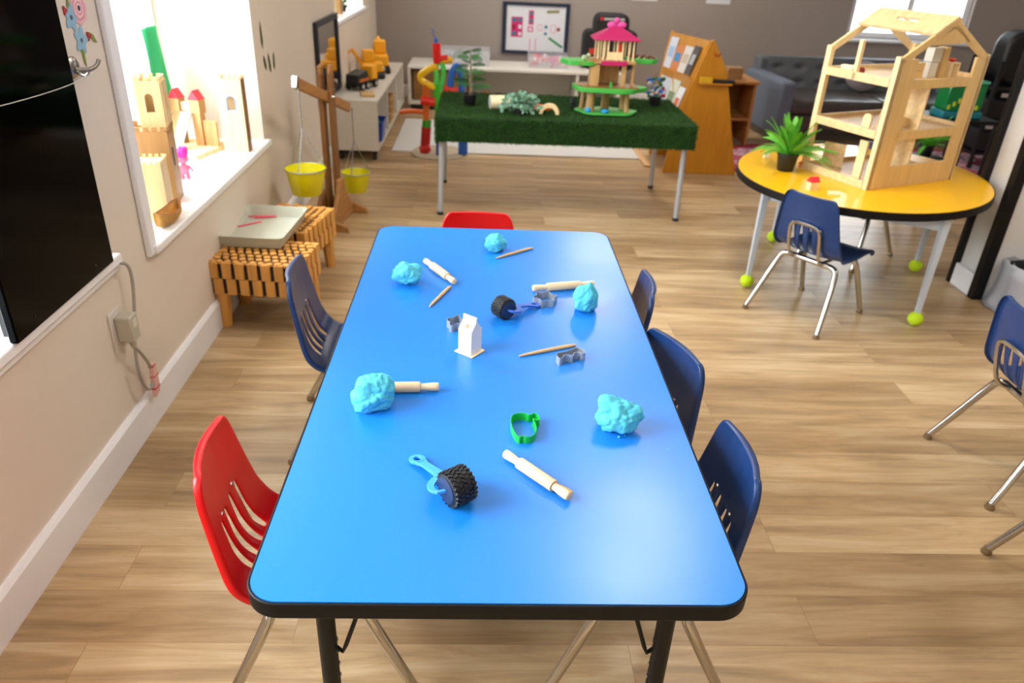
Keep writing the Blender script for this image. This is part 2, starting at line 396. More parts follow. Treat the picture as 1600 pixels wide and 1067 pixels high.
def make_chair(name, label, pm, group=None):
    t = T(name, label, 'chair', group=group)
    slots = [-.062, -.021, .021, .062]
    us = [-1.0, -.93, -.8, -.66]
    rows = [i/56 for i in range(56)] + [.990, .9955, .9985, 1.0]
    s0, s1 = .49, .755
    g = MB(); grid = []
    def pt(x, v):
        y, z = prof(v); hw = half_width(v); f_ = x/hw
        y2, z2 = prof(min(1, v+.01)); y1, z1 = prof(max(0, v-.01))
        t_ = Vector((0, y2-y1, z2-z1)).normalized(); n_ = Vector((0, -t_.z, t_.y)) * (1)   # upward / forward normal
        if n_.z < 0 and v < .4: n_ = -n_
        if v >= .4: n_ = Vector((0, abs(t_.z), -t_.y * (1 if t_.z > 0 else -1)))
        dish = (.016 if v > .45 else .012) * f_**2
        return Vector((x, y, z)) + n_*dish, n_
    cols = []
    for v in rows:
        hw = half_width(v)
        if s0-.02 <= v <= s1+.02:
            q = max(0, min(1, (v-s0)/(s1-s0))); wd = .0012 + .0070*(sin(pi*q)**.6)*(1.15-.5*q) * (1 if s0 <= v <= s1 else 0)
        else: wd = .0015
        xs = [-hw, -hw*.955, -hw*.82, -hw*.62]
        kk = min(1, hw*.56/.064)
        for s_ in slots: xs += [s_*kk-wd, s_*kk+wd]
        xs += [hw*.62, hw*.82, hw*.955, hw]
        xs = sorted(xs); row = []
        pL, nL = pt(xs[0], v)
        row.append(g.v(pL - nL*.014))
        for x in xs: row.append(g.v(pt(x, v)[0]))
        pR, nR = pt(xs[-1], v)
        row.append(g.v(pR - nR*.014))
        grid.append(row)
    # rolled lips at front and top
    pv = [pt(x, 1.0) for x in xs]
    top = [g.v(p - n*.014) for p, n in [pt(xs[0], 1)] + [pt(x, 1) for x in xs] + [pt(xs[-1], 1)]]
    grid.append(top)
    nc = len(grid[0])
    for i in range(len(grid)-1):
        v = rows[min(i, 56)]
        for j in range(nc-1):
            if i < 56 and s0 <= v < s1 and (j-5) in (0, 2, 4, 6): continue
            g.f([grid[i][j], grid[i][j+1], grid[i+1][j+1], grid[i+1][j]])
    bmesh.ops.remove_doubles(g.bm, verts=g.bm.verts, dist=.0002)
    sh = g.build('shell', pm, t, solid=.0045, subsurf=1, ang=180)
    rv = MB()
    for x in (-.045, .045):
        p, n = pt(x, .775); rv.lathe([(.0055, 0), (.005, .002), (.002, .0035)], p + n*.0015, Matrix.Rotation(-pi/2, 4, 'X'), 12)
    rv.build('rivet', CHROME, sh, split=True)
    # frame: a bent tube for the rear legs, one for the front legs
    R_ = .0122
    for s_ in (-1, 1):
        l = MB().tube([(s_*.10, -.100, .266), (s_*.125, -.102, .260), (s_*.138, -.112, .232), (s_*.164, -.184, .09), (s_*.178, -.226, .012)], [R_, R_, R_, R_*.92, R_*.85], 12, smooth=1).build('leg', CHROME, t)
        MB().lathe([(.0135, 0), (.0145, .004), (.012, .012), (.0098, .02)], (s_*.178, -.226, 0)).build('glide', mat('glide_metal', '#9a8a70', .3, .9), l)
        l = MB().tube([(s_*.095, .06, .268), (s_*.118, .065, .262), (s_*.128, .080, .232), (s_*.142, .142, .09), (s_*.148, .178, .012)], [R_, R_, R_, R_*.92, R_*.85], 12, smooth=1).build('leg', CHROME, t)
        MB().lathe([(.0135, 0), (.0145, .004), (.012, .012), (.0098, .02)], (s_*.148, .178, 0)).build('glide', MATS['glide_metal'], l)
    MB().tube([(-.10, -.100, .266), (.10, -.100, .266)], R_, 12).tube([(-.095, .06, .268), (.095, .06, .268)], R_, 12)\
        .tube([(-.06, -.100, .270), (-.06, .06, .270)], .007, 10).tube([(.06, -.100, .270), (.06, .06, .270)], .007, 10).build('seat_frame', CHROME, t)
    bh = MB().tube([(-.068, -.11, .270), (-.070, -.152, .285), (-.070, -.172, .33), (-.070, -.194, .415), (-.060, -.199, .437), (-.03, -.202, .445), (.03, -.202, .445), (.060, -.199, .437), (.070, -.194, .415), (.070, -.172, .33), (.070, -.152, .285), (.068, -.11, .270)], .0070, 10, smooth=2)
    bh.build('back_handle', CHROME, t)
    return t
def place(t, cx, cy, face):     # face = direction the sitter looks, degrees from +x
    t.location = (cx, cy, 0); t.rotation_euler = (0, 0, radians(face) - pi/2)
red = make_chair('school_chair', 'red plastic chair pushed under the near left side of the blue table', RED)
place(red, -.345, .390, 6)
G = 'navy school chairs'
navy = make_chair('school_chair', 'navy plastic chair on the left side of the blue table, beside the stump stool', NAVY, G)
place(navy, -.380, 1.245, 3)
def nchair(cx, cy, face, label): dup(navy, (cx, cy, 0), radians(face)-pi/2, label, G)
nchair(.278, .388, 180, 'navy plastic chair nearest the viewer on the right side of the blue table')
nchair(.256, .735, 202, 'navy plastic chair turned askew, middle one on the right side of the blue table')
nchair(.245, 1.205, 176, 'navy plastic chair at the far right of the blue table, mostly hidden by it')
dup(red, (-.055, 1.565, 0), radians(-90)-pi/2, 'red plastic chair tucked in at the far end of the blue table')
nchair(1.445, 2.235, 37, 'navy plastic chair in front of the yellow table, chrome back frame toward the viewer')
nchair(1.88, 2.93, 222, 'navy plastic chair on the far side of the yellow table, hidden behind the dollhouse')
nchair(1.705, 1.07, 0, 'navy plastic chair cut by the right photo edge, farther of the two there')
nchair(1.585, .53, 0, 'chair at the right photo edge with only one chrome foot in view, nearest there')

# ------------------------------------------------------------------ things on the blue table
# where a point of the table surface seen in the photograph lies (plain ray / plane intersection)
def locate(px, py, axis, val):
    d = CR*((px-800)/1176.3) + CU*(-(py-533.5)/1176.3) + CD
    return CAM + d*((val-CAM[axis])/d[axis])
def on(px, py, z=ZT): return locate(px, py, 2, z)

PINW = wood('rolling_pin_wood', '#e8c9a0', .5, 0, .08)
def pin_profile(L, r):
    h = L/2; b = h*.54
    q = [(-h, r*.62), (-h+.0012, r*.74), (-h+.008, r*.78), (-h+.018, r*.74), (-b-.007, r*.62), (-b-.001, r*.66), (-b, r*.93), (-b+.002, r)]
    return q + [(-x, rr) for x, rr in reversed(q)]
def rolling_pin(a, b, label, r=.0115):
    m_ = (a+b)/2; L = (b-a).length
    t = T('rolling_pin', label, 'rolling pin', (m_.x, m_.y, ZT), yaw(a, b), 'small wooden rolling pins')
    k = MB(); rings = pin_profile(L, r)
    k.lathe([(rr, x) for x, rr in rings][6:10], (0, 0, r), Matrix.Rotation(pi/2, 4, 'Y'), 24).build('barrel', PINW, t, ang=50)
    MB().lathe([(rr, x) for x, rr in rings][:6], (0, 0, r), Matrix.Rotation(pi/2, 4, 'Y'), 20).build('handle', PINW, t, ang=50)
    MB().lathe([(rr, x) for x, rr in rings][10:], (0, 0, r), Matrix.Rotation(pi/2, 4, 'Y'), 20).build('handle', PINW, t, ang=50)
    return t
rolling_pin(on(789, 716), on(889, 784), 'wooden rolling pin at the near right of the table, lying diagonally below the green cutter', .0115)
rolling_pin(on(556, 613), on(686, 611), 'wooden rolling pin half covered by a lump of dough at the left of the table')
rolling_pin(on(665, 413), on(710, 446), 'wooden rolling pin at the far left of the table, right of a dough lump')
rolling_pin(on(832, 456), on(927, 449), 'wooden rolling pin at the far right of the table, touching a dough lump')

STICK = wood('stick_wood', '#d8b078', .55, 0, .1)
def stick(a, b, label, w=.0045):
    a = Vector(a); b = Vector(b); L = (b-a).length; m_ = (a+b)/2
    k = MB().tube([(-L/2, 0, .003), (-L/2+.008, 0, .0035), (-L*.3, 0, .004), (0, 0, w), (L*.3, 0, w), (L/2-.012, 0, .004), (L/2, 0, .003)], [.0012, .0026, .0038, w, w, .0042, .0028], 12, smooth=1)
    o = k.build('modelling_stick', STICK, loc=(m_.x, m_.y, ZT)); o.rotation_euler = (0, 0, yaw(a, b))
    return tag(o, label, 'modelling tool', 'wooden modelling sticks')
stick(on(775, 405), on(832, 389), 'thin wooden modelling stick at the far end beside the farthest dough lump')
stick(on(671, 481), on(704, 449), 'thin wooden modelling stick at the far left, its tip against a rolling pin')
stick(on(811, 558), on(899, 541), 'thin wooden modelling stick beside the grey metal animal cutter')
stick(on(862, 757), on(894, 772), 'short wooden stick end showing beside the nearest rolling pin', .004)

DOUGH = mat('play_dough', '#55c3da', .65, spec=.3, bump=.35, scale=60)
def dough(px, py, size, seed, label, sc=(1, 1, .8), lobes=()):
    c = on(px, py)
    k = MB()
    def fn(p):
        q = p*1.5 + Vector((seed*3.1, seed*1.7, seed))
        r = 1 + .26*noise.noise(q) + .07*noise.noise(p*4 + Vector((seed, 0, 0)))
        rd = 1 - abs(noise.noise(p*2.3 + Vector((0, seed*5, 0))))*2.0
        r -= .17*max(0, rd-.5)
        r += .03*noise.noise(p*9)
        for d, amp, pw in lobes:
            r += amp*max(0, p.dot(Vector(d).normalized()))**pw
        return r
    k.ico((0, 0, 0), size, 5, sc, fn)
    zmin = -size*sc[2]*.80
    for v_ in k.bm.verts:
        if v_.co.z < zmin: v_.co.z = zmin - (zmin-v_.co.z)*.04
    lo = min(v_.co.z for v_ in k.bm.verts)
    for v_ in k.bm.verts: v_.co.z -= lo
    o = k.build('play_dough', DOUGH, loc=(c.x, c.y, ZT), ang=180)
    return tag(o, label, 'play dough', 'lumps of turquoise play dough')
dough(586, 634, .041, 3, 'turquoise dough lump lying over a rolling pin at the left of the table', (.98, .95, 1.0), (((-.9, -.5, -.6), .25, 3), ((.2, 0, 1), .12, 3)))
dough(963, 668, .039, 11, 'craggy turquoise dough lump at the right of the table with a pinched point on top', (1.15, .9, .88), (((-.55, .25, .85), .55, 14), ((1, 0, .1), .1, 3)))
dough(636, 441, .037, 5, 'turquoise dough lump at the far left of the table, left of a rolling pin', (1.12, .9, .88))
dough(774, 391, .031, 8, 'turquoise dough lump farthest along the table, above a wooden stick', (1, .95, .95), (((.3, 0, 1), .2, 6),))
dough(914, 483, .036, 14, 'turquoise dough lump at the far right of the table touching a rolling pin', (.95, .9, 1.05), (((0, 0, 1), .15, 6),))
for i, (x, y, r) in enumerate(((967, 684, .0028), (976, 681, .0012), (1043, 703, .0018))):
    c = on(x, y)
    o = MB().ico((0, 0, r*.8), r, 1, (1, 1, .8), lambda p: 1+.2*noise.noise(p*3)).build('dough_crumb', DOUGH, loc=(c.x, c.y, ZT))
    tag(o, ['largest turquoise dough crumb just below the craggy dough lump', 'tiny dough crumb right beside a larger crumb below the craggy lump', 'dough crumb alone near the right edge of the table'][i], 'dough crumb')

# tyre rollers
TYRE = mat('tyre_rubber', '#17181b', .5); HUB = mat('hub_navy', '#1c2f52', .45); LBLUE = plastic('light_blue_plastic', '#3d9ae8'); MBLUE = plastic('mid_blue_plastic', '#2a62c8')
def tyre_roller(c0, ax, hd, R_, w_, hm, label, knob, reach=.118):
    # c0 point on table under wheel centre; ax: unit vector along axle toward the visible flat face; hd: handle direction
    ang = atan2(ax.y, ax.x)
    t = T('tyre_roller', label, 'dough roller', (c0.x, c0.y, ZT), ang, 'tyre shaped dough rollers')
    A = Matrix.Rotation(pi/2, 4, 'Y')
    R0 = R_*.93
    MB().lathe([(R0*.80, -w_/2), (R0*.95, -w_/2+.002), (R0, -w_/2+.006), (R0, w_/2-.006), (R0*.95, w_/2-.002), (R0*.80, w_/2)], (0, 0, R_), A, 40).build('tyre', TYRE, t)
    tr = MB()
    for i in range(5):
        x = -w_/2+.006 + (w_-.012)*i/4
        for k in range(22):
            a = 2*pi*(k + .5*(i % 2))/22
            p = Vector((x, R0*cos(a), R_+R0*sin(a)))
            tr.M = Matrix.Translation(p) @ Matrix.Rotation(a, 4, 'X') @ Matrix.Rotation((.5 if i % 2 else -.5), 4, 'Y')
            tr.box((0, .0004, 0), (w_*.19, R_*knob, R_*.15))
    tr.M = Matrix.Identity(4)
    tr.build('tread', TYRE, t, bevel=.0006)
    MB().lathe([(R_*.72, w_/2-.002), (R_*.74, w_/2+.001), (R_*.70, w_/2+.0015)], (0, 0, R_), A, 32).lathe([(R_*.72, -w_/2-.0015), (R_*.74, -w_/2-.001), (R_*.70, -w_/2+.002)], (0, 0, R_), A, 32).build('hub_disc', HUB, t)
    # fork handle in a plane tilted from the axle down to the table
    loc_hd = Matrix.Rotation(-ang, 3, 'Z') @ hd; hl = loc_hd.normalized()
    tilt = -math.asin(min(.6, (R_-.004)/(reach+.006)))
    X = Vector((1, 0, 0)); Yv = Vector((hl.x*0, (1 if hl.y > 0 else -1), 0))
    Yv = (Yv*cos(tilt) + Vector((0, 0, sin(tilt)))).normalized(); Z = X.cross(Yv)
    Mh = Matrix((X, Yv, Z)).transposed().to_4x4(); Mh.translation = Vector((0, 0, R_))
    n = 18; hw_ = w_/2+.010; outer = []; inner = []
    pts = MB(); strip_c = []
    # C shaped arms: centre line from one hub, out and round to the neck, to the other hub
    cl = []
    for i in range(n+1):
        a = radians(-35 + 250*i/n)
        cl.append((hw_*1.18*cos(a), R_*.52 + (R_*.95)*sin(a)))
    cl = [(w_/2, 0)] + cl[1:-1] + [(-w_/2, 0)]
    arms = MB(); L_, Rr = [], []
    for i, p in enumerate(cl):
        q0 = Vector(cl[max(0, i-1)]); q1 = Vector(cl[min(len(cl)-1, i+1)]); d = (q1-q0).normalized(); nn = Vector((-d.y, d.x))
        wd = .0038 + .0042*sin(pi*i/(len(cl)-1))
        L_.append(Vector(p)+nn*wd); Rr.append(Vector(p)-nn*wd)
    for s_ in range(len(cl)-1):
        q = [L_[s_], L_[s_+1], Rr[s_+1], Rr[s_]]
        arms.prism([(v_.x, v_.y) for v_ in q], -.0025, .0025, Mh)
    bmesh.ops.remove_doubles(arms.bm, verts=arms.bm.verts, dist=.0003)
    # neck
    y0 = R_*1.38; yE = reach
    neck = [(-.020, y0), (-.009, y0+.014), (-.0075, yE-.034), (-.012, yE-.020), (.012, yE-.020), (.0075, yE-.034), (.009, y0+.014), (.020, y0)]
    arms.prism(neck, -.0027, .0027, Mh)
    cyy = yE-.008
    oo = [(.0150*cos(2*pi*i/24), cyy+.0180*sin(2*pi*i/24)) for i in range(24)]
    ii = [(.0065*cos(2*pi*i/24), cyy+.0085*sin(2*pi*i/24)) for i in range(24)]
    arms.ring(oo, ii, -.0027, .0027, Mh)
    arms.build('handle', hm, t, bevel=.0008)
    return t
# near one: wheel touches the table around (716,785)
c1 = on(714, 782)
ax1 = (on(680, 790)-on(720, 772)).normalized()
tyre_roller(c1, ax1, on(650, 740)-c1, .0325, .046, LBLUE, 'black knobbly tyre roller with light blue handle at the near left of the table', .16, .142)
c2 = on(786, 496)
ax2 = (on(800, 500)-on(786, 492)).normalized()
tyre_roller(c2, ax2, on(850, 478)-c2, .0295, .040, MBLUE, 'black tyre roller with mid blue handle near the middle of the table', .07)

# metal cutters and the green one
def cutter(px, py, rz, pts, size, h, m_, label, thick=.0010, rim=0, name='cookie_cutter'):
    c = on(px, py); P = [Vector((x*size, y*size)) for x, y in pts]
    for _ in range(2):
        Q = []
        for i in range(len(P)):
            a, b = P[i], P[(i+1) % len(P)]; Q += [a.lerp(b, .25), a.lerp(b, .75)]
        P = Q
    n = len(P); k = MB()
    def off(d):
        o = []
        for i in range(n):
            t_ = (P[(i+1) % n]-P[i-1]).normalized(); o.append(P[i] + Vector((t_.y, -t_.x))*d)
        return [(v_.x, v_.y) for v_ in o]
    k.ring(off(thick), off(0), 0, h)
    if rim: k.ring(off(rim), off(-.0002), 0, .0018)
    o = k.build(name, m_, loc=(c.x, c.y, ZT), ang=60); o.rotation_euler = (0, 0, rz)
    return tag(o, label, 'cookie cutter')
TIN = mat('cutter_tin', '#a8acb0', .35, .45)
GREEN = plastic('green_plastic', '#12b33c')
ginger = [(0, 1), (.3, .95), (.38, .6), (.95, .55), (1, .2), (.45, .1), (.4, -.3), (.75, -.9), (.35, -1.1), (0, -.5), (-.35, -1.1), (-.75, -.9), (-.4, -.3), (-.45, .1), (-1, .2), (-.95, .55), (-.38, .6), (-.3, .95)]
star = [(cos(2*pi*i/12)*(1 if i % 2 == 0 else .55), sin(2*pi*i/12)*(1 if i % 2 == 0 else .55)) for i in range(12)]
animal = [(-1, .15), (-1.1, -.3), (-.75, -.25), (-.55, .0), (-.2, -.1), (0, -.45), (.2, -.1), (.65, -.1), (.75, -.5), (1.1, -.5), (1.15, .3), (.7, .45), (.2, .3), (-.4, .35), (-.8, .45)]
apple = [(-.75, .85), (-.35, 1.0), (.25, .95), (.35, .75), (.75, 1.0), (.95, .75), (1.0, .35), (.7, .35), (.55, .55), (.65, .1), (.6, -.5), (.25, -.9), (-.2, -.95), (-.35, -.8), (-.55, -.95), (-.8, -.7), (-.95, .2)]
apple = [(x*.95, y*1.3) for x, y in apple]
cutter(717, 512, 1.3, ginger, .031, .020, TIN, 'silver metal figure shaped cutter behind the white toy milk carton')
cutter(851, 473, .2, star, .038, .020, TIN, 'silver metal star shaped cutter in front of a rolling pin')
cutter(889, 563, .55, animal, .033, .020, TIN, 'silver metal animal shaped cutter touching a wooden stick')
cutter(821, 674, .1, apple, .034, .016, GREEN, 'bright green plastic fruit shaped cutter on the table', .0014, .0032)

# toy milk carton
c = on(734, 549)
t = T('toy_milk_carton', 'small white wooden toy milk carton standing at the middle of the table', 'toy carton', (c.x, c.y, ZT), radians(-38))
CART = mat('carton_white', '#f0ebe4', .5)
s_ = .0195
k = MB().box((0, 0, .032), (2*s_, 2*s_, .060))
k.build('box', CART, t, bevel=.001)
k = MB(); k.prism([(-s_, .062), (s_, .062), (.0025, .082), (.0025, .094), (-.0025, .094), (-.0025, .082)], -s_, s_, Matrix(((0,0,1,0),(1,0,0,0),(0,1,0,0),(0,0,0,1)))).build('gable_top', CART, t, bevel=.0006)
MB().box((0, 0, .0018), (.054, .050, .003)).build('base_flap', mat('carton_cream', '#f2dcb8', .6), t, bevel=.0012)
MB().lathe([(.0052, -.001), (.005, .0012), (.001, .0018)], (0, -.0115, .0722), Matrix.Rotation(.86, 4, 'X'), 16).build('cap', mat('peach_dot', '#d88a64', .5), t)

# ------------------------------------------------------------------ yellow table
ZY = .53
yt = T('activity_table', 'yellow topped round activity table with grey legs shod in tennis balls', 'table', (1.722, 2.615, 0), radians(-45.4))
el = lambda a, b: [(a*cos(2*pi*i/72), b*sin(2*pi*i/72)) for i in range(72)]
MB().prism(el(.540, .617), ZY-.005, ZY).build('tabletop', mat('yellow_laminate', '#f2b90c', .28, spec=.5), yt, ang=60)
MB().ring(el(.546, .623), el(.540, .617), ZY-.034, ZY-.0006).build('edge_band', MATS['black_edge'], yt, bevel=.002)
MB().prism(el(.539, .616), ZY-.032, ZY-.0055).build('underside', MATS['dark_board'], yt)
GREY = mat('grey_metal', '#c3ccd6', .35)
Ry = Matrix.Rotation(radians(45.4), 3, 'Z')
feet = [Vector((1.233, 2.479, 0)), Vector((1.574, 3.11, 0)), Vector((1.869, 2.107, 0)), Vector((2.192, 2.735, 0))]
org = Vector((1.722, 2.615, 0)); lf = [Ry @ (f_-org) for f_ in feet]
cen = sum(lf, Vector())/4
BALL = mat('tennis_felt', '#c6e71a', .9, bump=.4, scale=300)
for f_ in lf:
    topp = cen + (f_-cen)*.99; a = atan2((f_-cen).y, (f_-cen).x)
    lg = MB(); d = (topp + Vector((0, 0, ZY-.03))) - (f_ + Vector((0, 0, .03)))
    lg.tube([f_ + Vector((0, 0, .03)), topp + Vector((0, 0, ZY-.033))], [.0125, .021], 4)
    l = lg.build('leg', GREY, yt)
    b_ = MB().ico(f_ + Vector((0, 0, .032)), .032, 3).build('tennis_ball', BALL, l); b_['label'] = 'yellow green tennis ball'
ap = MB()
tp = [cen + (f_-cen)*.97 for f_ in (lf[0], lf[1], lf[3], lf[2])]
for i in range(4):
    a, b = tp[i], tp[(i+1) % 4]; mid = (a+b)/2; ap.box((mid.x, mid.y, ZY-.066), ((b-a).length, .012, .066), rz=yaw(a, b))
ap.build('apron', GREY, yt, bevel=.003)

# dollhouse
N0 = Vector((1.612, 2.333, ZY)); HA = radians(24)
dh = T('dollhouse', 'open framed three storey pale wood dollhouse on the yellow table', 'dollhouse', N0, HA)
Aw, Bw, EV, RG = .555, .385, .545, .70
F2, F3 = .215, .425
k = MB(); p_ = .026
k.bx(0, p_, Bw-p_, Bw, 0, EV).bx(Aw-p_, Aw, Bw-p_, Bw, 0, EV).bx(0, p_, 0, p_*.9, 0, EV).bx(Aw-p_, Aw, 0, p_*.9, 0, EV)
k.bx(0, p_*.7, .20, .218, F3, EV+.04)
k.build('post', PINE, dh, bevel=.002, split=True)
for z, nm in ((.0, 'ground_floor'), (F2, 'middle_floor'), (F3, 'top_floor')):
    k = MB().bx(.004, Aw-.004, .004, Bw-.004, z+.004, z+.018).bx(0, .012, p_, Bw-p_, z, z+.034).bx(Aw-.012, Aw, p_, Bw-p_, z, z+.034)
    k.build(nm, BEECH, dh, bevel=.0015)
XZ = Matrix(((1,0,0,0),(0,0,1,0),(0,1,0,0),(0,0,0,1)))   # local x,y -> x,z ; extrude along y
def gable(y0, y1, nm, panel):
    k = MB(); r0 = .026
    # rafters
    for sg in (0, 1):
        xa = 0 if sg == 0 else Aw; xm = Aw/2
        k.prism([(xa, EV-.012), (xm, RG-.012), (xm, RG-.052), (xa + (r0 if sg == 0 else -r0), EV-.030)], y0, y1, XZ)
    if panel:
        k.bx(.004, .115, y0, y1, 0, EV-.01).bx(Aw-.085, Aw-.004, y0, y1, 0, EV-.01)
        k.bx(.1, Aw-.08, y0, y1, 0, .095).bx(.1, Aw-.08, y0, y1, F2-.008, F2+.030).bx(.1, Aw-.08, y0, y1, F3-.008, F3+.030)
        k.prism([(.17, RG-.115), (Aw-.15, RG-.105), (Aw/2+.02, RG-.04), (Aw/2-.02, RG-.04)], y0, y1, XZ)
    else:
        for z in (0, F2, F3): k.bx(p_, Aw-p_, y0, y1, z, z+.032)
    return k.build(nm, PINEB if panel else PINE, dh, bevel=.0015)
gable(0, .012, 'gable_frame', True); gable(Bw-.012, Bw, 'gable_frame', False)
# inner partition, with the middle bay left open behind
MB().bx(.24, .25, .013, .15, .018, F2).bx(.24, .25, .013, .15, F2+.018, F3).build('partition', BEECH, dh, bevel=.001, split=True)
# roof panel with a hand hole
sl = atan2(RG-EV, Aw/2); rl = .135
Mr = Matrix.Translation((Aw/2, Bw/2, RG-.004)) @ Matrix.Rotation(-sl, 4, 'Y')
def rect(x0, x1, y0, y1, n=5):
    o = []
    for (a, b), (c_, d_) in (((x0, y0), (x1, y0)), ((x1, y0), (x1, y1)), ((x1, y1), (x0, y1)), ((x0, y1), (x0, y0))):
        for i in range(n): o.append((a+(c_-a)*i/n, b+(d_-b)*i/n))
    return o
MB().ring(rect(-rl, 0, -Bw/2-.004, Bw/2+.004), rect(-.070, -.048, -.055, .055), -.010, .002, Mr).build('roof_panel', BEECH, dh, bevel=.001)
Mr2 = Matrix.Translation((Aw/2, Bw/2, RG-.004)) @ Matrix.Rotation(sl, 4, 'Y')
MB().prism([(0, -Bw/2), (.035, -Bw/2), (.035, Bw/2), (0, Bw/2)], -.010, .002, Mr2).build('roof_panel', BEECH, dh, bevel=.001)
lad = MB()
for y in (-.014, .014): lad.tube([(0, y, 0), (.075, y, .205)], .003, 6)
for i in range(8): lad.tube([(.009*i+.006, -.014, .0246*i+.016), (.009*i+.006, .014, .0246*i+.016)], .002, 6)
def inhouse(a, b, z): return N0 + Matrix.Rotation(HA, 3, 'Z') @ Vector((a, b, z))
def dh_item(mb, name, m_, a, b, z, label, cat, rz=0, bevel=.001, group='dollhouse furniture'):
    p = inhouse(a, b, z); o = mb.build(name, m_, loc=p, bevel=bevel); o.rotation_euler = (0, 0, HA+rz)
    return tag(o, label, cat, group)
dh_item(lad, 'toy_ladder', PINE, .07, .085, F2+.018, 'tiny wooden ladder leaning inside the middle floor of the dollhouse', 'toy ladder', bevel=0)
dh_item(MB().box((0, 0, .085), (.012, .042, .17)), 'toy_cupboard', PINE, .05, .105, .018, 'tall pale wooden slab standing on the ground floor of the dollhouse', 'toy furniture')
arch = [(-.021, 0), (.021, 0), (.021, .045)] + [(.021*cos(a), .045+.021*sin(a)) for a in [pi*i/10 for i in range(1, 10)]] + [(-.021, .045)]
YZ = Matrix(((0,0,1,0),(1,0,0,0),(0,1,0,0),(0,0,0,1)))
dh_item(MB().prism(arch, -.006, .006, YZ), 'toy_bed_board', PINE, .055, .125, F2+.018, 'arched pale wooden board on the middle floor of the dollhouse', 'toy furniture')
dh_item(MB().box((0, 0, .014), (.03, .07, .028)), 'toy_bed', mat('cream_wood', '#efdfb4', .6), .06, .29, F3+.018, 'cream wooden block bed on the top floor of the dollhouse', 'toy furniture')
dh_item(MB().lathe([(.014, -.022), (.015, -.02), (.015, .02), (.014, .022)], (0, 0, .0155), Matrix.Rotation(pi/2, 4, 'X'), 16), 'toy_roll', mat('maroon_felt', '#8e3a34', .8), .055, .235, F3+.018, 'small dark red roll on the top floor of the dollhouse', 'toy furniture')
o = dh_item(MB().box((0, 0, .032), (.05, .04, .062)), 'toy_fridge', mat('toy_white', '#dcd7c8', .5), .32, .10, F3+.018, 'white toy fridge, lower block, on the top floor of the dollhouse', 'toy furniture')
dh_item(MB().box((0, 0, .03), (.055, .04, .055)), 'toy_fridge', MATS['toy_white'], .325, .10, F3+.0815, 'white toy cabinet stacked on the fridge in the top floor of the dollhouse', 'toy furniture')
dh_item(MB().box((0, 0, .062), (.03, .04, .124)), 'toy_wardrobe', PINEB, .385, .10, F3+.018, 'brown wooden wardrobe right of the toy fridge on the top floor', 'toy furniture')
dh_item(MB().bx(-.03, .03, -.025, .025, .052, .06).bx(-.03, -.024, -.025, .025, 0, .052).bx(.024, .03, -.025, .025, 0, .052), 'toy_table', PINE, .455, .10, F3+.018, 'little wooden toy table under a red bowl on the top floor', 'toy furniture')
dh_item(MB().lathe([(.006, 0), (.012, .004), (.017, .012), (.015, .012), (.010, .005)], seg=16), 'toy_bowl', mat('toy_red', '#d8371c', .5), .455, .10, F3+.079, 'tiny red bowl on the toy table in the dollhouse', 'toy bowl', bevel=0)
dh_item(MB().box((0, 0, .02), (.05, .035, .03)).box((0, 0, .052), (.05, .035, .03)), 'toy_chest', PINEB, .215, .08, F3+.018, 'stacked wooden toy drawers left of the toy fridge', 'toy furniture')
bed = MB().prism([(-.05, 0), (.05, 0), (.05, .02), (.04, .034), (.01, .042), (-.03, .04), (-.05, .03)], -.012, .012, XZ)
dh_item(bed, 'toy_sofa', PINEB, .20, .08, F2+.030, 'curved brown wooden toy sofa on the middle floor', 'toy furniture')
dh_item(MB().box((0, 0, .009), (.04, .02, .018)), 'toy_log', OAK, .13, .05, .0185, 'small brown block on the ground floor of the dollhouse', 'toy block')
dh_item(MB().bx(-.0015, .0015, -.1, .0, 0, .105), 'toy_partition', BEECH, .10, .36, .0185, 'brown panel leaning low inside the far left of the ground floor', 'toy furniture', rz=.4)

# toys on the yellow table
c = on(1268, 296, ZY)
t = T('toy_house', 'small wooden block house with red roof at the front of the yellow table', 'toy house', c, radians(15))
MB().box((0, 0, .017), (.042, .03, .034)).build('walls', PINE, t, bevel=.001)
k = MB().prism([(-.018, .034), (.018, .034), (0, .056)], -.023, .023, YZ); k.build('roof', mat('red_paint', '#e8202a', .5), t, bevel=.001)
c = on(1303, 303, ZY)
o = MB().box((0, 0, .004), (.05, .035, .008)).build('toy_block', mat('cream_wood'), loc=c, bevel=.001); o.rotation_euler = (0, 0, -.3)
tag(o, 'flat cream wooden block beside the red roofed toy house', 'toy block')
c = on(1197, 246, ZY)
t = T('toy_figure', 'tiny green topped toy block left of the fern pot', 'toy figure', c)
MB().box((0, 0, .012), (.03, .02, .024)).build('base', mat('cream_wood'), t, bevel=.001)
MB().ico((0, 0, .03), .009, 2).build('head', mat('pale_green', '#a9c46a', .6), t)
c = on(1252, 262, ZY)
t = T('toy_figure', 'tiny orange and white animal figure behind the fern pot', 'toy figure', c)
k = MB().ico((0, 0, .022), .014, 2, (1.4, .7, .8)).ico((.018, 0, .036), .009, 2)
for x in (-.01, .012):
    for y in (-.005, .005): k.cyl((x, y, 0), (x, y, .02), .003, seg=8)
k.build('body', mat('toy_orange', '#dd8a3c', .6), t)
c = on(1281, 257, ZY)
k = MB().ico((0, 0, .02), .012, 2, (1.2, .7, .8)).ico((.015, 0, .03), .008, 2)
for x in (-.008, .01):
    for y in (-.004, .004): k.cyl((x, y, 0), (x, y, .018), .0025, seg=8)
tag(k.build('toy_figure', mat('toy_tan', '#c98d4a', .6), loc=c), 'tiny tan animal figure between the fern and the dollhouse', 'toy figure')

